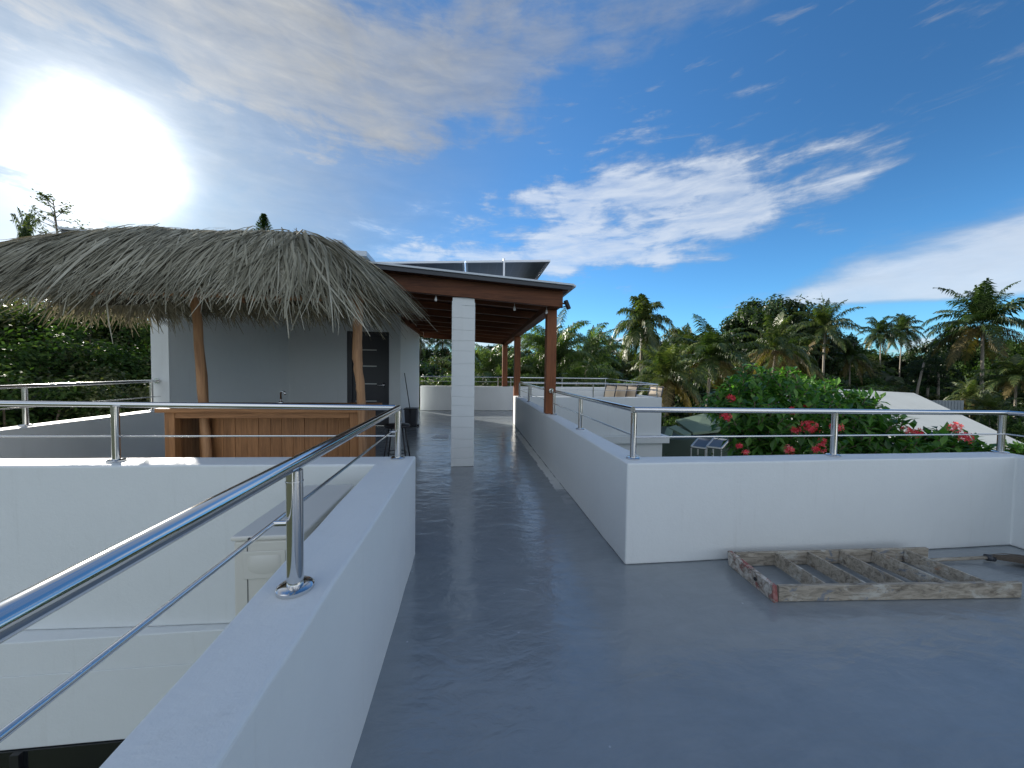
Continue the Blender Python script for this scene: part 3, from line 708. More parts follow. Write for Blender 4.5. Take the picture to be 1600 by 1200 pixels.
for k in range(9):
    a = pi*k/8; x = hx-.065*cos(a)
    vs += [(x, ay0-.0065, az1-.115-.03*sin(a)), (x, ay0-.012*sin(a)-.0065, az1-.095), (x, ay0-.0065, az1-.062)]
m.add(vs, [(3*k+j, 3*k+3+j, 3*k+4+j, 3*k+1+j) for k in range(8) for j in range(2)]); m.build('handle', M['acwhite'], ac, smooth=True)
m = MB(); m.box((ax0+.055,ay0-.0015,az0+.01), (ax0+.058,ay0-.0002,az1-.01)); m.tube([(ax0+.07,ay0-.012,az1+.012), (ax0+.07,ay0-.006,az1+.012)], .006, 8); m.build('panel_seam', M['darkgrey'], ac)
for y in (1.75, 2.18):
    m = MB(); m.bar((ax0,y,az0-.016), (-.626,y,az0-.016), .04, .03); m.build('bracket', M['alu'], ac)

# ------------------------------------------------------------------ wooden ladder and broom on the floor
ld = empty('wooden_ladder', (2.7, 2.1, 0), 'old paint-splattered wooden step ladder lying flat by the right wall', 'ladder')
A0, A1 = Vector((1.90,1.97,0)), Vector((3.50,1.86,0)); B0, B1 = Vector((1.93,2.37,0)), Vector((3.47,2.31,0))
H = .098
m = MB(); m.bar(A0+Vector((0,0,H/2+.004)), A1+Vector((0,0,H/2+.004)), .024, H); m.build('side_rail', M['oldwood'], ld, bevel=.003)
m = MB(); m.bar(B0+Vector((0,0,H/2+.004)), B1+Vector((0,0,H/2+.004)), .024, H); m.build('side_rail', M['oldwood'], ld, bevel=.003)
for i, t in enumerate((.0, .19, .355, .52, .69, .86)):
    p, q = A0.lerp(A1, t), B0.lerp(B1, t)
    p = p+(q-p)*.035; q = q-(q-p)*.035
    if i == 0:
        m = MB(); d = (q-p).normalized(); m.bar(p-d*.03+Vector((-.028,0,.056)), q+d*.03+Vector((-.028,0,.056)), .03, .108, up=(-.12,0,1)); o = m.build('end_board', M['oldred'], ld, bevel=.004); o['label'] = 'end board smeared with red and white paint'
        q_ = MB(); c = p.lerp(q, .32)+Vector((-.05,0,.065)); q_.tube([c, c+Vector((.012,0,0))], .012, 12); q_.build('bolt_hole', M['black'], o)
    else:
        m = MB(); m.bar(p+Vector((.012,0,.055)), q+Vector((.012,0,.055)), .018, .09, up=(.12,0,1)); m.build('tread', M['oldwood'], ld, bevel=.002)
br = empty('broom', (3.9, 2.2, 0), 'old straw broom lying in the corner beyond the ladder', 'broom')
m = MB(); h0, h1 = at(1478,874,Z=.02), at(1543,871,Z=.03); m.tube([h0-Vector((.12,-.0,0)), h0, h1], .013, 10); m.build('handle', M['oldwood'], br, smooth=True)
m = MB(); h2 = at(1612,880,Z=.03); dd = (h2-h1).normalized(); sd = Vector((-dd.y, dd.x, 0))
for i in range(420):
    s = rnd.gauss(0, .5); u = rnd.gauss(0, .5)
    a = h1+dd*rnd.uniform(0,.1)+sd*s*.018+Vector((0,0,.010+u*.010)); L = rnd.uniform(.25,.42)
    m.tube([a, a+dd*L*.5+sd*s*.05+Vector((0,0,.004)), a+dd*L+sd*s*.095+Vector((0,0,-.012))], .0022, 4, False)
m.v = [(v[0], v[1], max(v[2], .006)) for v in m.v]
m.build('straw_head', simple('dry_straw', (.12, .10, .08), .9), br)
m = MB(); m.tube([h1+dd*(-.01), h1+dd*.035], .024, 12); m.build('binding', M['darkgrey'], br, smooth=True)

# ------------------------------------------------------------------ sun loungers on the wing terrace
def lounger():
    r_ = empty('sun_lounger', (0,0,0), 'x', 'sun lounger', 'sun loungers on the far wing terrace')
    m = MB(); m.tube([(-.3,-.3,.36), (-.3,.95,.36)], .018, 8); m.tube([(.3,-.3,.36), (.3,.95,.36)], .018, 8)
    for s in (-1, 1): m.tube([(s*.3,-.3,.36), (s*.3,-.34,.74), (s*.3,-.40,1.0)], .018, 8)
    m.tube([(-.3,-.40,1.0), (.3,-.40,1.0)], .018, 8); m.build('frame', M['darkgrey'], r_, smooth=True)
    for sx in (-.28, .28):
        for sy in (-.2, .85):
            m = MB(); m.tube([(sx,sy,.36), (sx*1.05,sy+.04,.003)], .016, 8); m.build('leg', M['darkgrey'], r_, smooth=True)
    m = MB(); P = [(.95,.37), (.3,.365), (-.30,.37), (-.335,.6), (-.36,.8), (-.42,1.01), (-.45,.98)]
    vs = []
    for y, z in P: vs += [(-.285,y,z), (.285,y,z)]
    m.add(vs, [(2*i,2*i+1,2*i+3,2*i+2) for i in range(len(P)-1)]); o = m.build('sling', M['sling'], r_); s_ = o.modifiers.new('t','SOLIDIFY'); s_.thickness = .012
    return r_
l0 = lounger()
spots = [(938,11.1,-.5,'leftmost'), (955,10.95,-.45,'second from the left'), (970,10.8,-.42,'third from the left'), (1008,10.25,-.5,'rightmost')]
for i, (px, Y, a, wd) in enumerate(spots):
    o = l0 if i == 0 else copy_tree(l0)
    p = at(px, 610, Y=Y); o.location = (p.x, Y, .0); o.rotation_euler.z = a+2.25; o['label'] = 'beige sling sun lounger, %s of the four above the wing wall' % wd

# ------------------------------------------------------------------ neighbouring roofs
E_ = None
nr = empty('white_roofed_house', (20, 12, -6), 'neighbouring house with a white coated hip roof beyond the flowering bush', 'house')
R0, R1 = at(1300,607,Y=17), at(1428,614,Y=17)
C1 = at(1600,693,Y=10); dirh = (C1-R1); C1 = R1+dirh*1.12
C0 = R0+(C1-R1)
B1_ = Vector((R1.x, 25.0, C1.z)); B0_ = Vector((R0.x, 25.0, C0.z))
m = MB(); m.add([R0,R1,C0,C1,B1_,B0_, R0-Vector((0,0,.2)),R1-Vector((0,0,.2)),C0-Vector((0,0,.2)),C1-Vector((0,0,.2)),B1_-Vector((0,0,.2)),B0_-Vector((0,0,.2))],
      [(2,3,1,0), (3,4,1), (4,5,0,1), (5,2,0), (8,6,7,9), (9,7,10), (10,7,6,11), (11,6,8), (2,8,9,3), (3,9,10,4), (4,10,11,5), (5,11,8,2)])
m.build('roof', M['slab'], nr)
m = MB(); m.prism([(C0.x+.6,C1.y+1.4), (C1.x-.6,C1.y+1.4), (R1.x-.6,24.4), (R0.x+.6,24.4)], -6, C1.z-.25); m.build('wall', M['white_far'], nr)
c = at(1521,672,Y=13)
m = MB(); m.box((c.x-.12,13-.12,c.z-.7), (c.x+.12,13.12,c.z+.3)); m.build('vent_pipe', M['white_far'], nr, bevel=.03)
f0, f1 = at(1448,623,Y=24), at(1497,626,Y=24)
m = MB()
for i in range(24):
    x0 = f0.x+(f1.x-f0.x+.6)*i/24; x1 = f0.x+(f1.x-f0.x+.6)*(i+1)/24
    m.box((x0, 24+.03*(i%2), -6), (x1, 24.08+.03*(i%2), f1.z))
tag(m.build('sheet_fence', M['greyfence']), 'grey ribbed sheet fence behind the white neighbouring roof', 'fence')
gh = empty('green_roofed_house', (8, 17, -6), 'low neighbouring house with faded green gable roofs below the railing', 'house')
def tri_roof(pts, name='roof'):
    P = [at(px,py,Y=Y) for px,py,Y in pts]; n = len(P); m = MB()
    m.add(P+[p-Vector((0,0,.12)) for p in P], [tuple(range(n)), tuple(range(2*n-1, n-1, -1))]+[(i, n+i, n+(i+1)%n, (i+1)%n) for i in range(n)])
    return m.build(name, M['green'], gh)
tri_roof([(1055,656,19), (1100,646,20), (1145,655,20.5), (1122,672,17), (1083,676,16.5)])
tri_roof([(1056,664,16), (1080,677,15), (1070,680,14.8), (1046,668,15.5)])
tri_roof([(1042,668,15.6), (1056,664,16.1), (1048,681,14.6), (1036,684,14.5)])
e0 = at(1078,679,Y=15.8)
m = MB(); m.box((e0.x-3.0, 15.9, -6), (e0.x+2.6, 20, e0.z-.25)); m.build('wall', M['greenwall'], gh)
def gpanel(px0, px1, lab):
    P = [at(px0,698,Y=13.5), at(px1,701,Y=13.5), at(px1+12,688,Y=14.6), at(px0+11,685,Y=14.6)]
    r_ = empty('solar_panel', P[0], lab, 'solar panel', 'tilted solar panels in the garden')
    m = MB(); m.add(P+[p-Vector((0,0,.05)) for p in P], [(0,1,2,3), (7,6,5,4), (0,4,5,1), (1,5,6,2), (2,6,7,3), (3,7,4,0)]); m.build('cells', M['cells'], r_)
    m = MB()
    for i in range(4): m.bar(P[i]+Vector((0,0,.01)), P[(i+1)%4]+Vector((0,0,.01)), .05, .05)
    m.build('frame', M['alu'], r_)
    m = MB()
    for p in P: m.tube([p-Vector((0,0,.05)), (p.x, p.y, -6)], .03, 6)
    m.build('leg', M['alu'], r_)
gpanel(1080, 1102, 'left panel of the pair tilted below the railing beside the green roof')
gpanel(1104, 1127, 'right panel of the pair tilted below the railing, half behind the bush')
# radio mast far off
p = at(1219, 478, Y=160); q = at(1219, 462, Y=160); ma = MB(); ma.tube([(p.x,160,-6), (p.x,160,p.z), q], [.8, .35, .05], 5)
tag(ma.build('radio_mast', M['mast']), 'thin radio mast rising above the big dark tree', 'mast')

# ------------------------------------------------------------------ vegetation
rv = random.Random(21)
def leaf_quad(m, c, nrm, L, wd, roll):
    nrm = nrm.normalized(); a = nrm.orthogonal().normalized(); b_ = nrm.cross(a)
    u = a*cos(roll)+b_*sin(roll); v = nrm.cross(u)
    m.add([c-u*L*.5, c-v*wd*.5+nrm*wd*.12, c+u*L*.5, c+v*wd*.5+nrm*wd*.12], [(0,1,2,3)])
def crown_pts(rx, ry, rz_, nc, r0, r1):
    out = []
    while len(out) < nc:
        x, y, z = rv.uniform(-1,1), rv.uniform(-1,1), rv.uniform(-.8,1)
        d = sqrt(x*x+y*y+z*z)
        if d > 1 or d < .38: continue
        f = 1+.22*sin(3*atan2(y,x)+nc)+.12*sin(5*z)
        out.append((Vector((x*rx*f, y*ry*f, z*rz_)), rv.uniform(r0, r1)))
    return out
def tree_mesh(h, rx, rz_, nc, per, L, mats, name='crown'):
    cl = crown_pts(rx, rx, rz_, nc, rx*.16, rx*.30)
    c0 = Vector((0,0,h-rz_*.95)); m = MB(); t = MB()
    t.tube([(0,0,0), (.15,.05,h*.25), (.05,-.1,h*.5), c0-Vector((0,0,rz_*.2))], [h*.030, h*.024, h*.018, h*.010], 8)
    for i, (c, r) in enumerate(cl):
        if i % 3 == 0: t.tube([(0.05,-.05,h*rv.uniform(.35,.6)), c0*.6+c*.45+Vector((0,0,h*.12)), c0+c*.92], [h*.009, h*.006, .02], 5, False)
        for k in range(per):
            d = Vector((rv.gauss(0,1), rv.gauss(0,1), rv.gauss(0,.75)+.25)).normalized(); q = r*rv.random()**.45
            n = (d+Vector((rv.gauss(0,.5), rv.gauss(0,.5), .6+rv.gauss(0,.4))))
            leaf_quad(m, c0+c+d*q*Vector((1,1,.75)).length/1.6, n, L*rv.uniform(.6,1.25), L*.5*rv.uniform(.7,1.2), rv.uniform(0, 6.3))
    return m.mesh('crown', mats), t.mesh('trunk', M['bark'], True)
def frond(m, base, az_, el0, L, droop, wl, n=16, mi=0, gap=1.0, twist=0, hang=.5):
    """one feather frond: rachis arcs out and down, narrow leaflets both sides"""
    m.cm = mi
    d = Vector((cos(az_)*cos(el0), sin(az_)*cos(el0), sin(el0))); p = Vector(base); pts = [p.copy()]; dirs = [d.copy()]
    st = L/n
    for i in range(n):
        d = (d+Vector((0,0,-1))*droop*(.35+1.2*i/n)/n).normalized()
        p = p+d*st; pts.append(p.copy()); dirs.append(d.copy())
    side0 = Vector((-sin(az_), cos(az_), 0))
    for i in range(n):
        a, b_ = pts[i], pts[i+1]; r = wl*.022
        m.add([a-side0*r, a+side0*r, b_+side0*r*.8, b_-side0*r*.8], [(0,1,2,3)])
    for i in range(2, n+1):
        t = i/n; ln = wl*(sin(pi*min(1, t*.86+.12))**.7)
        for s in (-1, 1):
            for kk in (0, .25, .5, .75):
                b0 = pts[i-1].lerp(pts[i], kk)
                up = side0.cross(dirs[i])
                dd = (side0*s*.82+dirs[i]*.62+up*rv.uniform(-.1,.25)*(-1)+Vector((0,0,-.12))).normalized()
                l_ = ln*rv.uniform(.75,1.15); e = b0+dd*l_*.5; tip = e+(dd+Vector((0,0,-hang*2.6*rv.uniform(.5,1.5)))).normalized()*l_*.5
                ww = dirs[i]*wl*.046*gap
                m.add([b0-ww*.6, b0+ww*.6, e+ww, e-ww, tip], [(0,1,2,3), (3,2,4)])
def palm_mesh(trunk_h, L, nf, lean=(.0,.0), droop=1.5, wl=.55, dry=3, upright=.0, tr=.13, mi_mat='palm'):
    t = MB(); lx, ly = lean; top = Vector((lx, ly, trunk_h))
    t.tube([(0,0,0), (lx*.15, ly*.15, trunk_h*.3), (lx*.5, ly*.5, trunk_h*.65), top], [tr*1.35, tr*.95, tr*.82, tr*.75], 10)
    m = MB()
    for i in range(nf):
        u = i/nf; az_ = i*2.399963+rv.uniform(-.2,.2); e0 = radians(82-112*u**1.0)+upright*(1-u)+rv.gauss(0,.08)
        isdry = i >= nf-dry
        frond(m, top+Vector((0,0,.1)), az_, e0, L*rv.uniform(.85,1.08)*(1 if u > .1 else .8), droop*(.75+.6*rv.random()), wl*rv.uniform(.85,1.1), 12, 1 if isdry else 0, 1.0, 0, .35+.5*u)
    for i in range(7):          # nuts and sheath
        a = i*.9; c = top+Vector((cos(a)*.22, sin(a)*.22, -.12-.05*(i%3)))
        t.lathe(c-Vector((0,0,.11)), [(.02,0), (.1,.06), (.1,.16), (.02,.22)], 6)
    return m.mesh('fronds', [M[mi_mat], M['palm_dry']]), t.mesh('trunk', M['palmbark'], True)
def plant(kind, cat, label, meshes, loc, s=1.0, rz_=None, group=None, sz=None):
    cr, tr_ = meshes
    r_ = bpy.data.objects.new(kind, None); COL.objects.link(r_); r_.location = loc; r_.rotation_euler.z = rv.uniform(0, 6.3) if rz_ is None else rz_
    r_.scale = (s, s, s if sz is None else sz); tag(r_, label, cat, group)
    for me, nm in ((cr, 'fronds' if kind.startswith(('palm','coconut','areca','royal')) else 'crown'), (tr_, 'trunk')):
        o = bpy.data.objects.new(nm, me); COL.objects.link(o); o.parent = r_
    return r_
G0 = -6.0
T_big = tree_mesh(12, 4.6, 3.6, 105, 150, .42, M['leaf_dark'])
T_a = [tree_mesh(9, 3.2, 3.0, 72, 125, .36, M['leaf_dark']), tree_mesh(8.5, 3.6, 2.6, 74, 125, .34, M['leaf_mid']), tree_mesh(9.5, 3.0, 3.4, 72, 125, .32, M['leaf_olive'])]
T_s = [tree_mesh(4.5, 2.2, 2.0, 42, 90, .20, M['leaf_mid']), tree_mesh(4.2, 2.4, 1.9, 42, 90, .22, M['leaf_dark'])]
T_left = [tree_mesh(9, 3.2, 3.0, 85, 300, .16, M['leaf_mid']), tree_mesh(9.5, 3.0, 3.4, 85, 300, .15, M['leaf_olive'])]
P_coco = [palm_mesh(9, 4.4, 36, (.6,.3), 1.75, 1.05, 8), palm_mesh(8.5, 4.1, 34, (-.5,.2), 2.0, .95, 6), palm_mesh(9.5, 3.8, 30, (.2,.6), 1.35, .9, 2)]
P_royal = palm_mesh(9, 3.9, 30, (.2,0), 2.9, 1.25, 0, .1, .2)
P_wind = palm_mesh(9.5, 3.2, 28, (.3,0), 1.9, .9, 2, 0, .09)
P_dry = palm_mesh(8, 3.8, 30, (.3,-.2), 1.7, .85, 8)
def palm_at(px, py, Y, meshes, th_, label, kind='coconut_palm', s=None, cat='palm tree', rzv=None, group=None):
    """crown centre at the pixel, standing on the garden ground"""
    p = at(px, py, Y=Y); H = p.z-G0; s = s or 1.0
    return plant(kind, cat, label, meshes, (p.x, Y, G0), s, rzv, group, sz=H/th_)
palm_at(1542, 505, 34, P_coco[0], 9.1, 'tall coconut palm with yellowing lower fronds at the right edge', s=1.35, rzv=.4)
palm_at(1003, 512, 36, P_royal, 9.1, 'tall palm with drooping dark fronds standing clear above the far railing', 'royal_palm', s=1.0, rzv=1.0)
palm_at(1380, 522, 60, P_wind, 9.6, 'slim palm with a bare thin trunk, left of two windblown palms', s=1.25, rzv=2.1)
palm_at(1409, 518, 62, P_wind, 9.6, 'windblown palm, right of the slim bare-trunked palm', s=1.3, rzv=.6)
palm_at(1290, 512, 42, P_coco[2], 9.6, 'palm with upright spiky crown right of the big dark tree', s=1.15, rzv=2.5)
palm_at(1205, 545, 30, P_dry, 8.1, 'palm with orange-brown hanging fronds in front of the big dark tree', s=1.0, rzv=.3)
palm_at(1105, 560, 27, P_coco[1], 8.6, 'broad palm with long fronds left of the orange-fronded palm', s=1.08, rzv=1.8)
palm_at(1040, 590, 24, P_coco[0], 9.1, 'low palm with yellow-green fronds below the tall drooping palm', s=.8, rzv=3.8)
palm_at(930, 548, 44, P_coco[2], 9.6, 'short palm in the gap between the first timber post and the tall drooping palm', s=.95, rzv=.9)
palm_at(958, 556, 52, P_coco[1], 8.6, 'small distant palm just left of the tall drooping palm', s=.95, rzv=.2)
palm_at(1068, 545, 48, P_coco[2], 9.6, 'distant palm peeping over the palms right of the tall drooping palm', s=1.0, rzv=4.0)
palm_at(1330, 560, 46, P_dry, 8.1, 'brownish palm below the upright spiky palm', s=.9, rzv=4.0)
palm_at(1240, 560, 34, P_coco[1], 8.6, 'green palm right of the orange-fronded palm', s=.95, rzv=.7)
palm_at(1590, 590, 30, P_coco[1], 8.6, 'low green palm cut by the right edge of the view', s=.9, rzv=.7)
palm_at(1520, 622, 27, P_dry, 8.1, 'low yellowish palm just above the right railing post', s=.55, rzv=2.0)
palm_at(1555, 640, 24, P_coco[2], 9.6, 'small green palm behind the right railing corner', s=.6, rzv=1.2)
palm_at(660, 530, 60, P_coco[2], 9.6, 'distant palm seen under the canopy beside the house corner', s=1.0, rzv=3.0)
palm_at(694, 532, 58, P_coco[2], 9.6, 'distant palm seen under the canopy just left of the white column', s=.95, rzv=1.0)
palm_at(38, 402, 26, P_wind, 9.6, 'palm crown showing behind the left edge of the thatch', s=.3, rzv=1.0)
# arching feather palms close behind the far parapet
def areca_mesh():
    m = MB(); t = MB()
    for i in range(11):
        a = rv.uniform(0,6.3); r = rv.uniform(.1,.5); b0 = Vector((cos(a)*r, sin(a)*r, 0)); hh = rv.uniform(3.4,5.2)
        tp_ = b0*2.2+Vector((0,0,hh)); t.tube([b0, (b0+tp_)/2, tp_], [.06,.05,.04], 6)
        for k in range(7):
            frond(m, tp_, rv.uniform(0,6.3), radians(rv.uniform(25,82)), rv.uniform(1.9,2.6), rv.uniform(1.6,2.6), .5, 13, 0, .8, 0, .5)
    return m.mesh('fronds', [M['areca'], M['palm_dry']]), t.mesh('trunk', M['bark'], True)
AR = [areca_mesh(), areca_mesh()]
for i, (px, Y, sz_, lab) in enumerate(((880, 16.5, 1.22, 'tall feathery palm clump rising behind the first timber post'), (765, 18, 1.02, 'feathery palm clump behind the far railing right of the white column'),
        (835, 19, 1.0, 'feathery palm clump between the first and second timber posts'), (925, 20, .92, 'feathery palm clump right of the first timber post above the railing'), (815, 15.5, .8, 'low feathery palm clump touching the far railing'), (962, 21, .78, 'low feathery palm clump behind the sun loungers'))):
    p = at(px, 600, Y=Y); plant('areca_palm', 'palm tree', lab, AR[i%2], (p.x, Y, G0+1.2), 1.15, None, 'feathery palm clumps behind the far parapet', sz=sz_*1.12)
# big tree and other named trees
p = at(1205, 470, Y=52); plant('shade_tree', 'tree', 'big dark spreading tree standing highest on the right skyline', T_big, (p.x, 52, G0), 1.45, .5, None, sz=(p.z-G0)/12)
p = at(1160, 500, Y=54); plant('shade_tree', 'tree', 'left shoulder of dark foliage beside the big spreading tree', T_a[0], (p.x, 54, G0), 1.5, 2, None, sz=(p.z-G0)/9)
p = at(1262, 500, Y=50); plant('shade_tree', 'tree', 'dark tree filling the right shoulder of the big spreading tree', T_a[0], (p.x, 50, G0), 1.4, 1, None, sz=(p.z-G0)/9)
p = at(1485, 512, Y=58); plant('shade_tree', 'tree', 'dark rounded tree between the windblown palms and the tall coconut palm', T_a[0], (p.x, 58, G0), 1.35, 4, None, sz=(p.z-G0)/9)
p = at(1060, 512, Y=60); plant('shade_tree', 'tree', 'light feathery tree just right of the tall drooping palm', T_a[2], (p.x, 60, G0), 1.1, 4, None, sz=(p.z-G0)/9.5)
skyline = [(905,545,50),(985,560,56),(1035,540,66),(1090,532,62),(1120,545,58),(1140,535,64),(1310,548,66),(1345,548,70),(1370,556,72),(1400,560,74),(1440,555,68),(1460,540,66),(1515,535,60),(1560,540,56),(1600,530,52),(1640,530,48),
           (915,550,40),(965,548,46),(1050,535,52),(1080,540,56),(1110,528,66),(1130,525,60),(1160,505,62),(1185,488,58),(1235,486,60),(1285,525,58),(1325,552,60),(1420,556,64),(1580,535,48),
           (650,545,62),(680,545,58),(715,548,60),(745,545,56),(775,542,60),(800,550,64),(840,545,60),(870,548,66),(620,540,60)]
for i, (px, py, Y) in enumerate(skyline):
    p = at(px, py, Y=Y); me = T_a[i%3]; hh = (9, 8.5, 9.5)[i%3]
    plant('background_tree', 'tree', 'one of the dark trees that close the skyline behind the palms', me, (p.x, Y, G0), rv.uniform(1.2,1.5), None, 'trees along the skyline', sz=(p.z-G0)/hh)
mids = [(900,580,30),(940,585,32),(980,590,38),(1020,575,42),(1060,585,34),(1085,600,30),(1130,575,38),(1160,560,40),(1185,590,28),(1225,590,40),(1270,580,36),(1310,590,34),(1350,590,50),(1385,592,52),(1425,592,54),(1470,590,50),(1505,600,46),(1535,590,44),(1575,585,40),(1610,600,36),(1650,600,30),(1440,604,44),(1400,604,42),(1350,604,36),
        (655,590,26),(690,595,24),(672,570,34),(735,585,30),(770,585,32),(800,590,30),(850,590,30),(700,560,40)]
for i, (px, py, Y) in enumerate(mids):
    p = at(px, py, Y=Y); me = T_a[(i+1)%3]; hh = (9, 8.5, 9.5)[(i+1)%3]
    plant('background_tree', 'tree', 'one of the mid-height trees filling the garden below the skyline', me, (p.x, Y, G0), rv.uniform(.85,1.15), None, 'trees in the gardens behind the terrace', sz=(p.z-G0)/hh)
lows = [(1040,650,24),(1070,640,26),(1110,640,24),(1150,640,22),(1020,640,22),(1100,718,13),(1060,722,13),(1045,722,14),(1130,668,18),(1180,655,20),(1240,640,22),(1290,625,24),(1560,650,22),(1600,640,22),(1620,660,20),(1590,690,20),(1650,650,16),(1530,640,26)]
for i, (px, py, Y) in enumerate(lows):
    p = at(px, py, Y=Y); hh = (4.5, 4.2)[i%2]
    plant('garden_shrub', 'shrub', 'one of the leafy shrubs in the garden below the terrace', T_s[i%2], (p.x, Y, G0), rv.uniform(.75,1.0), None, 'shrubs in the garden below', sz=(p.z-G0)/hh)
# leaning pale trunks in the wood on the right
for px0, py0, px1, py1, Y, lab in ((1434,594,1444,570,40,'pale trunk leaning right in the wood beyond the white roof'), (1450,592,1453,568,41,'pale upright trunk beside the leaning one in the wood'), (1466,598,1466,585,40,'short pale trunk right of the leaning trunks in the wood')):
    a, c = at(px0,py0+12,Y=Y), at(px1,py1,Y=Y); m = MB(); m.tube([(a.x-(c.x-a.x)*.8,Y,G0), a, c+Vector((0,0,.4))], [.17,.13,.10], 8)
    r_ = empty('leaning_tree', (a.x, Y, G0), lab, 'tree', 'pale trunks in the wood'); m.build('trunk', M['palmbark'], r_, smooth=True)
    o = bpy.data.objects.new('crown', T_s[1][0]); COL.objects.link(o); o.parent = r_; o.matrix_parent_inverse = Matrix(); o.location = (c.x-a.x, 0, c.z-G0-2.4); o.scale = (.8,.8,.8)
# left side: big dark trees close behind the far left parapet
left = [(20,470,14,1.15),(75,455,16,1.1),(130,480,13,1.0),(190,470,16,1.1),(235,500,17,1.0),(-30,460,12,1.1),(60,540,10.5,.85),(150,560,11,.8),(215,560,12,.8),(265,500,22,1.1),(330,480,24,1.0),(110,590,9.5,.7),(10,600,8.5,.75),(190,600,9.5,.65),(-60,560,9,.9)]
for i, (px, py, Y, s) in enumerate(left):
    p = at(px, py, Y=Y); me = T_left[i%2]; hh = (9, 9.5)[i%2]
    plant('garden_tree', 'tree', 'one of the dark backlit trees behind the far left parapet', me, (p.x, Y, G0), s, None, 'dark trees left of the bar', sz=(p.z-G0)/hh)
# thin sparse tree and conifer above the thatch
a, c = at(92,420,Y=15), at(83,312,Y=15)
bt = empty('sparse_tree', (a.x,15,G0), 'thin sparse-leaved tree rising above the left of the thatch', 'tree')
m = MB(); m.tube([(a.x,15,G0), a, a.lerp(c,.5)+Vector((.05,0,0)), c], [.10,.05,.03,.01], 6); l_ = MB()
for k in range(34):
    t_ = .35+.65*k/33; b0 = a.lerp(c, t_); az_ = rv.uniform(0,6.3); L = .95*(1.15-t_)+.15
    e = b0+Vector((cos(az_)*L, sin(az_)*L, L*rv.uniform(.1,.7))); m.tube([b0, e], [.012,.005], 4, False)
    for q in range(16): leaf_quad(l_, b0.lerp(e, rv.uniform(.45,1.05))+Vector((rv.gauss(0,.05),rv.gauss(0,.05),rv.gauss(0,.04))), Vector((rv.gauss(0,1),rv.gauss(0,1),1)), .10, .05, rv.uniform(0,6))
m.build('trunk', M['bark'], bt); l_.build('foliage', M['leaf_olive'], bt)
a, c = at(413,400,Y=40), at(413,334,Y=40)
cf = empty('norfolk_pine', (a.x,40,G0), 'small pointed conifer tip above the middle of the thatch', 'conifer')
m = MB(); m.tube([(a.x,40,G0), a, c], [.3,.12,.02], 6); m.build('trunk', M['bark'], cf); l_ = MB()
Hh = (c-a).z
for k in range(30):
    t_ = k/30; z = a.z+Hh*t_; R_ = 1.7*(1-t_)+.12
    for j in range(9):
        az_ = j*2*pi/9+k*.35; d = Vector((cos(az_), sin(az_), .18+.35*t_))
        for q in range(8):
            u = (q+.5)/8; leaf_quad(l_, Vector((a.x,40,z))+d*R_*u, Vector((rv.gauss(0,.4),rv.gauss(0,.4),1)), .30, .11, az_+rv.uniform(-.5,.5))
l_.build('foliage', M['leaf_dark'], cf)
# ------------------------------------------------------------------ flowering bush outside the right parapet
fb = empty('flowering_bush', (4.4, 5.2, G0), 'large glossy bush with clusters of red flowers outside the right parapet', 'bush')
l_ = MB(); s_ = MB(); rb = random.Random(5)
outline = [(1150,628,5.2,.50),(1185,612,5.6,.50),(1222,606,5.4,.48),(1215,650,4.9,.62),(1178,668,4.6,.48),(1262,672,4.8,.62),(1192,705,4.5,.46),(1235,712,4.4,.6),(1300,632,5.4,.42),(1325,645,5.0,.40),(1345,632,5.1,.28),(1310,690,4.7,.7),(1365,680,4.7,.45),(1395,700,4.5,.55),(1450,700,4.4,.30),(1478,692,4.3,.26),(1515,702,4.3,.22),(1415,715,4.4,.42),(1500,720,4.3,.32),(1350,720,4.4,.6),(1140,640,5.0,.22),(1290,612,6.0,.24),(1262,608,5.9,.28),(1595,708,4.2,.16)]
def bush_leaf(c, d, L, wd):
    d = d.normalized(); s = d.cross(Vector((0,0,1)));
    if s.length < .1: s = Vector((1,0,0))
    s.normalize(); up = s.cross(d)
    p = [c, c+d*L*.45+s*wd*.5+up*wd*.18, c+d*L-up*L*.08, c+d*L*.45-s*wd*.5+up*wd*.18, c+d*L*.5]
    l_.add(p, [(0,1,4), (1,2,4), (2,3,4), (3,0,4)])
for px, py, Y, r in outline:
    c = at(px, py, Y=Y)
    s_.tube([(4.4+rb.uniform(-.4,.4),5.2+rb.uniform(-.3,.3),G0), (c.x*.6+1.8,5.2,c.z-1.8), c], [.09,.05,.015], 6, False)
    for k in range(int(52*r*r*4)+16):
        d = Vector((rb.gauss(0,1), rb.gauss(0,1), rb.gauss(0,.8))).normalized(); q = c+d*r*rb.random()**.4
        ax = (d+Vector((0,0,.8))).normalized()
        s_.tube([q-ax*.12, q], .006, 4, False)
        for j in range(7):                        # whorl of leaves on each twig tip
            a_ = j*2.4+rb.uniform(-.3,.3); o_ = ax.orthogonal().normalized(); o2 = ax.cross(o_)
            bush_leaf(q-ax*.02*j, (o_*cos(a_)+o2*sin(a_))*1.0+ax*rb.uniform(.1,.8), rb.uniform(.11,.22), rb.uniform(.05,.09))
l_.build('foliage', M['glossy'], fb); s_.build('stem', M['bark'], fb)
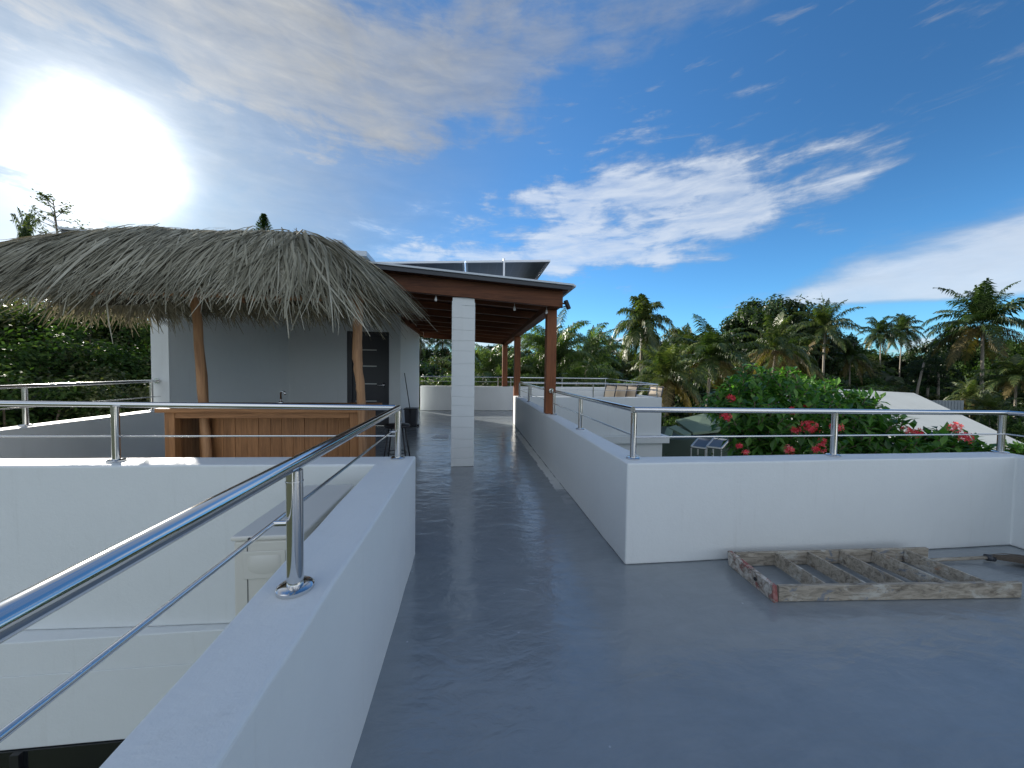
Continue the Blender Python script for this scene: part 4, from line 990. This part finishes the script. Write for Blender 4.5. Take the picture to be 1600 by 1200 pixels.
fls = [(1134,652,4.2,1.3),(1142,622,4.6,1.0),(1265,668,4.0,1.9),(1243,672,4.1,1.0),(1237,642,4.3,.9),(1258,637,4.4,.6),(1232,703,3.8,1.1),(1280,702,3.8,1.2),(1307,668,4.0,1.3),(1285,690,3.9,.7),(1430,676,3.8,1.2),(1492,668,3.8,1.2),(1508,684,3.7,1.3),(1415,672,3.9,.7),(1165,708,3.9,.6),(1155,697,4.0,.5)]
for px, py, Y, s in fls:
    c = at(px, py, Y=Y); m = MB()
    for k in range(int(17*s)):
        d = Vector((rb.gauss(0,1), rb.gauss(0,1)-.3, rb.gauss(0,.7)+.3)).normalized(); q = c+d*.052*s*rb.random()**.4
        for j in range(5):
            a_ = j*1.257; o_ = d.orthogonal().normalized(); o2 = d.cross(o_); e = (o_*cos(a_)+o2*sin(a_))+d*.4
            w_ = (o2*cos(a_)-o_*sin(a_))*.007
            m.add([q, q+e*.015+w_, q+e*.031, q+e*.015-w_], [(0,1,2,3)])
    m.build('flower_cluster', M['bract'], fb)
# distant wood closing the horizon: nobody could count its trees
m = MB()
for i in range(9000):
    a = rv.uniform(radians(-75), radians(75)); R_ = rv.uniform(85, 150); x, y = sin(a)*R_, cos(a)*R_
    z = G0+rv.random()**.7*(8.6+1.6*sin(a*17)+1.1*sin(a*41+2))*R_/110
    for k in range(3):
        leaf_quad(m, Vector((x+rv.gauss(0,.8), y, z+rv.gauss(0,.5))), Vector((rv.gauss(0,.6), -1+rv.gauss(0,.5), rv.random())), 2.0, 1.2, rv.uniform(0,6.3))
tag(m.build('far_wood', M['leaf_dark']), 'far dark wood along the horizon', 'woodland', kind='stuff')
m = MB()
for i in range(26000):
    x, y = rv.uniform(-40,60), rv.uniform(2.8,75)
    if (-5.2 < x < 5.6 and y < 13.4): continue
    hh = rv.random()**1.5*1.7
    leaf_quad(m, Vector((x, y, G0+hh)), Vector((rv.gauss(0,.7), rv.gauss(0,.7), 1)), .7, .4, rv.uniform(0,6.3))
tag(m.build('undergrowth', M['leaf_dark']), 'tangled low undergrowth covering the garden ground', 'undergrowth', kind='stuff')
